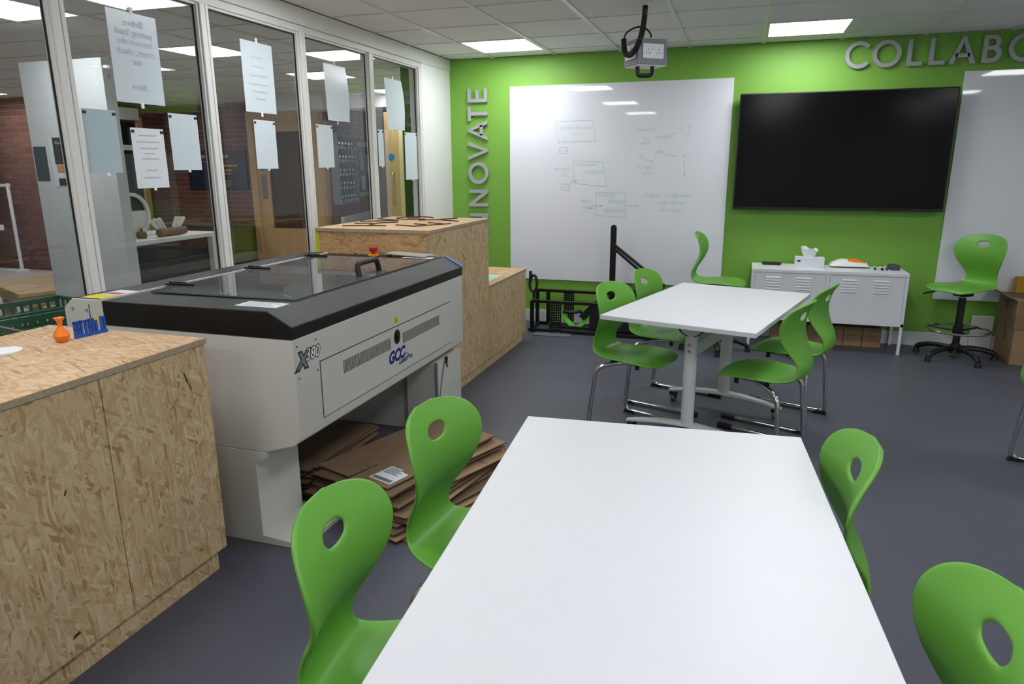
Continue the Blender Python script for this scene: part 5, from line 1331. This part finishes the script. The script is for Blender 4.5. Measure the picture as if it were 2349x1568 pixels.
# green crates, two stacks of three
def make_crate():
    t = thing('plastic_crate', 'placeholder', 'crate', group='green crates stacked beyond the glass')
    W, D, Hh = 0.30, 0.20, 0.255
    m = MB(); m.box(-W, W, -D, D, 0.0, 0.012); m.build('floor_plate', M_crate, t, world=False)
    for sy in (-1, 1):
        m = MB()
        for z0, z1 in ((0.0, 0.03), (0.055, 0.07), (0.095, 0.11), (0.135, 0.15), (0.175, 0.19), (0.225, 0.255)): m.box(-W, W, sy * D - 0.007, sy * D + 0.007, z0, z1)
        for k in range(13): m.box(-W + k * 0.049 - 0.004, -W + k * 0.049 + 0.008, sy * D - 0.006, sy * D + 0.006, 0.0, 0.255)
        m.build('side_wall', M_crate, t, world=False, smooth=False)
    for sx in (-1, 1):
        m = MB()
        for z0, z1 in ((0.0, 0.03), (0.055, 0.07), (0.095, 0.11), (0.135, 0.15), (0.235, 0.255)): m.box(sx * W - 0.007, sx * W + 0.007, -D, D, z0, z1)
        for k in range(9): 
            if k in (3, 4, 5): m.box(sx * W - 0.006, sx * W + 0.006, -D + k * 0.05 - 0.006, -D + k * 0.05 + 0.006, 0.0, 0.15)
            else: m.box(sx * W - 0.006, sx * W + 0.006, -D + k * 0.05 - 0.006, -D + k * 0.05 + 0.006, 0.0, 0.255)
        m.box(sx * W - 0.012, sx * W + 0.012, -0.08, 0.08, 0.238, 0.252); m.build('end_wall', M_crate, t, world=False, smooth=False)
    m = MB(); m.box(-W - 0.012, W + 0.012, -D - 0.012, -D, 0.243, 0.255); m.box(-W - 0.012, W + 0.012, D, D + 0.012, 0.243, 0.255); m.box(-W - 0.012, -W, -D, D, 0.243, 0.255); m.box(W, W + 0.012, -D, D, 0.243, 0.255); m.build('rim', M_crate, t, world=False, smooth=False)
    return t
cr = make_crate(); first = True
for name, cx, cy, rz in (('beside the glass', -0.93, -3.98, 78), ('farther from the glass', -1.42, -3.86, 80)):
    for k in range(3):
        o = cr if first else copy_tree(cr); first = False
        o.location = (cx, cy, 0.257 * k); o.rotation_euler = (0, 0, math.radians(rz))
        o['label'] = ['bottom', 'middle', 'top'][k] + ' green plastic crate of the stack ' + name
# navy sign with gold lines
sn = thing('navy_sign', 'navy blue sign with gold lettering on the brick wall', 'sign', (-5.96, 3.18, 1.155))
MB().box(-6.55, -5.38, 3.165, 3.192, 1.155, 1.79).build('board', M_navy, sn, bevel=0.003)
m = MB()
for z, x0, x1, h in ((1.66, -6.25, -5.72, 0.05), (1.52, -6.1, -5.55, 0.035), (1.45, -6.15, -5.65, 0.028), (1.40, -6.05, -5.66, 0.022), (1.28, -6.1, -5.7, 0.016), (1.235, -6.12, -5.69, 0.02), (1.20, -6.05, -5.72, 0.014)):
    x = x0
    while x < x1:
        d = random.uniform(0.03, 0.10); m.box(x, min(x + d, x1), 3.163, 3.165, z, z + h); x += d + 0.018
m.box(-6.3, -5.65, 3.163, 3.165, 1.60, 1.606)
m.build('gold_lines', M_gold, sn, smooth=False)
# bench box under the sign
bx = thing('storage_bench', 'low dark grey bench with an olive green end panel below the navy sign', 'bench', (-6.0, 2.85, 0))
MB().box(-6.75, -5.62, 2.62, 3.15, 0.03, 0.60).build('grey_front', M_greybin, bx, bevel=0.004)
MB().box(-5.62, -5.30, 2.60, 3.15, 0.03, 0.60).build('green_panel', M_greenbin, bx, bevel=0.004)
MB().box(-6.78, -5.27, 2.57, 3.16, 0.60, 0.63).build('bench_top', M_greybin, bx, bevel=0.006)
MB().box(-6.72, -5.33, 2.64, 3.12, 0.0, 0.03).build('base', M_black, bx, smooth=False)
# interactive board at the far left
ib = thing('presentation_board', 'white presentation board on a grey stand at the far left edge', 'board', (-8.55, 1.05, 0))
MB().box(-9.6, -8.17, 1.02, 1.05, 0.95, 2.0).build('board', M_board, ib, bevel=0.004)
m = MB(); m.box(-9.6, -8.15, 1.0, 1.02, 0.90, 0.95); m.box(-8.17, -8.13, 1.0, 1.05, 0.92, 2.02); m.build('frame', M_greybin, ib, smooth=False)
MB().box(-9.4, -8.10, 0.97, 1.03, 0.62, 0.70).build('pen_tray', M_rad, ib, bevel=0.008)
MB().cyl((-7.98, 1.1, 0.0), (-7.98, 1.1, 1.3), 0.025).build('stand_pole', M_rad, ib)
MB().box(-9.4, -7.9, 0.95, 1.15, 0.0, 0.03).build('stand_base', M_rad, ib, smooth=False)
MB().box(-8.2, -7.95, 1.08, 1.12, 1.25, 1.29).build('stand_arm', M_rad, ib, smooth=False)
# display case, notice board and radiator on the oblique wall
OM = Matrix.Rotation(OA, 3, 'Z')
def obl(name, label, cat, u, z, group=None):
    p = OM @ Vector((u, -0.012, 0)); t = thing(name, label, cat, (OX + p.x, OY + p.y, z), OA, group); return t
# which side of the oblique wall faces the hall: local -y
dc = obl('display_case', 'glazed teal display case with rows of small awards beyond the glass', 'display case', 0.62, 0.95)
MB().box(-0.50, 0.50, -0.012, 0.0, 0.0, 1.05).build('backing', M_teal, dc, world=False, smooth=False)
m = MB(); m.box(-0.53, -0.50, -0.12, 0.0, -0.03, 1.08); m.box(0.50, 0.53, -0.12, 0.0, -0.03, 1.08); m.box(-0.50, 0.50, -0.12, 0.0, -0.03, 0.0); m.box(-0.50, 0.50, -0.12, 0.0, 1.05, 1.08); m.build('frame', M_greybox, dc, world=False, smooth=False)
for k in range(1, 5): MB().box(-0.5, 0.5, -0.11, -0.012, k * 0.21 - 0.006, k * 0.21).build('shelf', M_acryl, dc, world=False, smooth=False)
AW = MB().lathe([(0.0, 0.0), (0.03, 0.0), (0.03, 0.012), (0.010, 0.02), (0.008, 0.05), (0.026, 0.075), (0.024, 0.11), (0.0, 0.112)], (0, 0, 0), 10).mesh('award', [M_silver])
AL = MB().box(-0.028, 0.028, -0.045, -0.043, 0.0, 0.04).mesh('name_card', [M_paper], smooth=False)
for r in range(5):
    for c in range(6):
        p = OM @ Vector((0.62 - 0.42 + c * 0.165, -0.068, 0))
        t = thing('award', 'small award on the ' + ('bottom', 'second', 'third', 'fourth', 'top')[r] + ' shelf of the display case, ' + ('leftmost', 'second from the left', 'third from the left', 'third from the right', 'second from the right', 'rightmost')[c], 'award', (OX + p.x, OY + p.y, 0.9505 + r * 0.21), OA, 'awards in the display case')
        inst('award_cup', AW, t); inst('name_card', AL, t)
nb = obl('notice_board', 'violet blue notice board with white pages beside the display case', 'notice board', 1.75, 1.0)
MB().box(-0.53, 0.53, -0.02, 0.0, 0.0, 1.0).build('board', M_purple, nb, world=False, smooth=False)
MB().box(-0.53, 0.53, -0.022, -0.02, 0.0, 0.07).build('lime_border', M_limeband, nb, world=False, smooth=False)
MB().box(-0.50, 0.45, -0.022, -0.02, 0.86, 0.95).build('heading_strip', M_paper, nb, world=False, smooth=False)
for (u, z, w, h) in ((-0.35, 0.50, 0.22, 0.28), (-0.05, 0.45, 0.20, 0.32), (-0.36, 0.16, 0.20, 0.28), (0.0, 0.10, 0.22, 0.26), (0.30, 0.40, 0.22, 0.32)):
    MB().box(u - w / 2, u + w / 2, -0.0225, -0.02, z, z + h).build('pinned_page', M_paper, nb, world=False, smooth=False)
rd = obl('radiator', 'white ribbed panel radiator below the display case', 'radiator', 1.25, 0.12)
MB().box(-0.95, 0.95, -0.09, -0.03, 0.0, 0.60).build('panel', M_rad, rd, world=False, bevel=0.006)
for k in range(6): MB().box(-0.93, 0.93, -0.098, -0.09, 0.05 + k * 0.095, 0.12 + k * 0.095).build('rib', M_rad, rd, world=False, bevel=0.003)
m = MB(); m.box(-0.8, -0.76, -0.09, 0.0, -0.12, 0.0); m.box(0.76, 0.8, -0.09, 0.0, -0.12, 0.0); m.build('bracket_leg', M_rad, rd, world=False, smooth=False)
# cyan board in the far classroom
cb = thing('class_display', 'cyan paper display board in the far classroom beyond the oak door', 'notice board', (-2.9, 6.58, 0.7))
MB().box(-4.6, -2.6, 6.56, 6.598, 0.75, 1.75).build('board', M_cyan, cb, smooth=False)
for (x, z, w, h) in ((-4.2, 1.1, 0.3, 0.4), (-3.8, 1.3, 0.2, 0.2), (-3.75, 0.95, 0.25, 0.25), (-3.4, 1.2, 0.3, 0.3), (-3.0, 1.0, 0.3, 0.4)):
    MB().box(x, x + w, 6.552, 6.56, z, z + h).build('pinned_page', M_paper, cb, smooth=False)
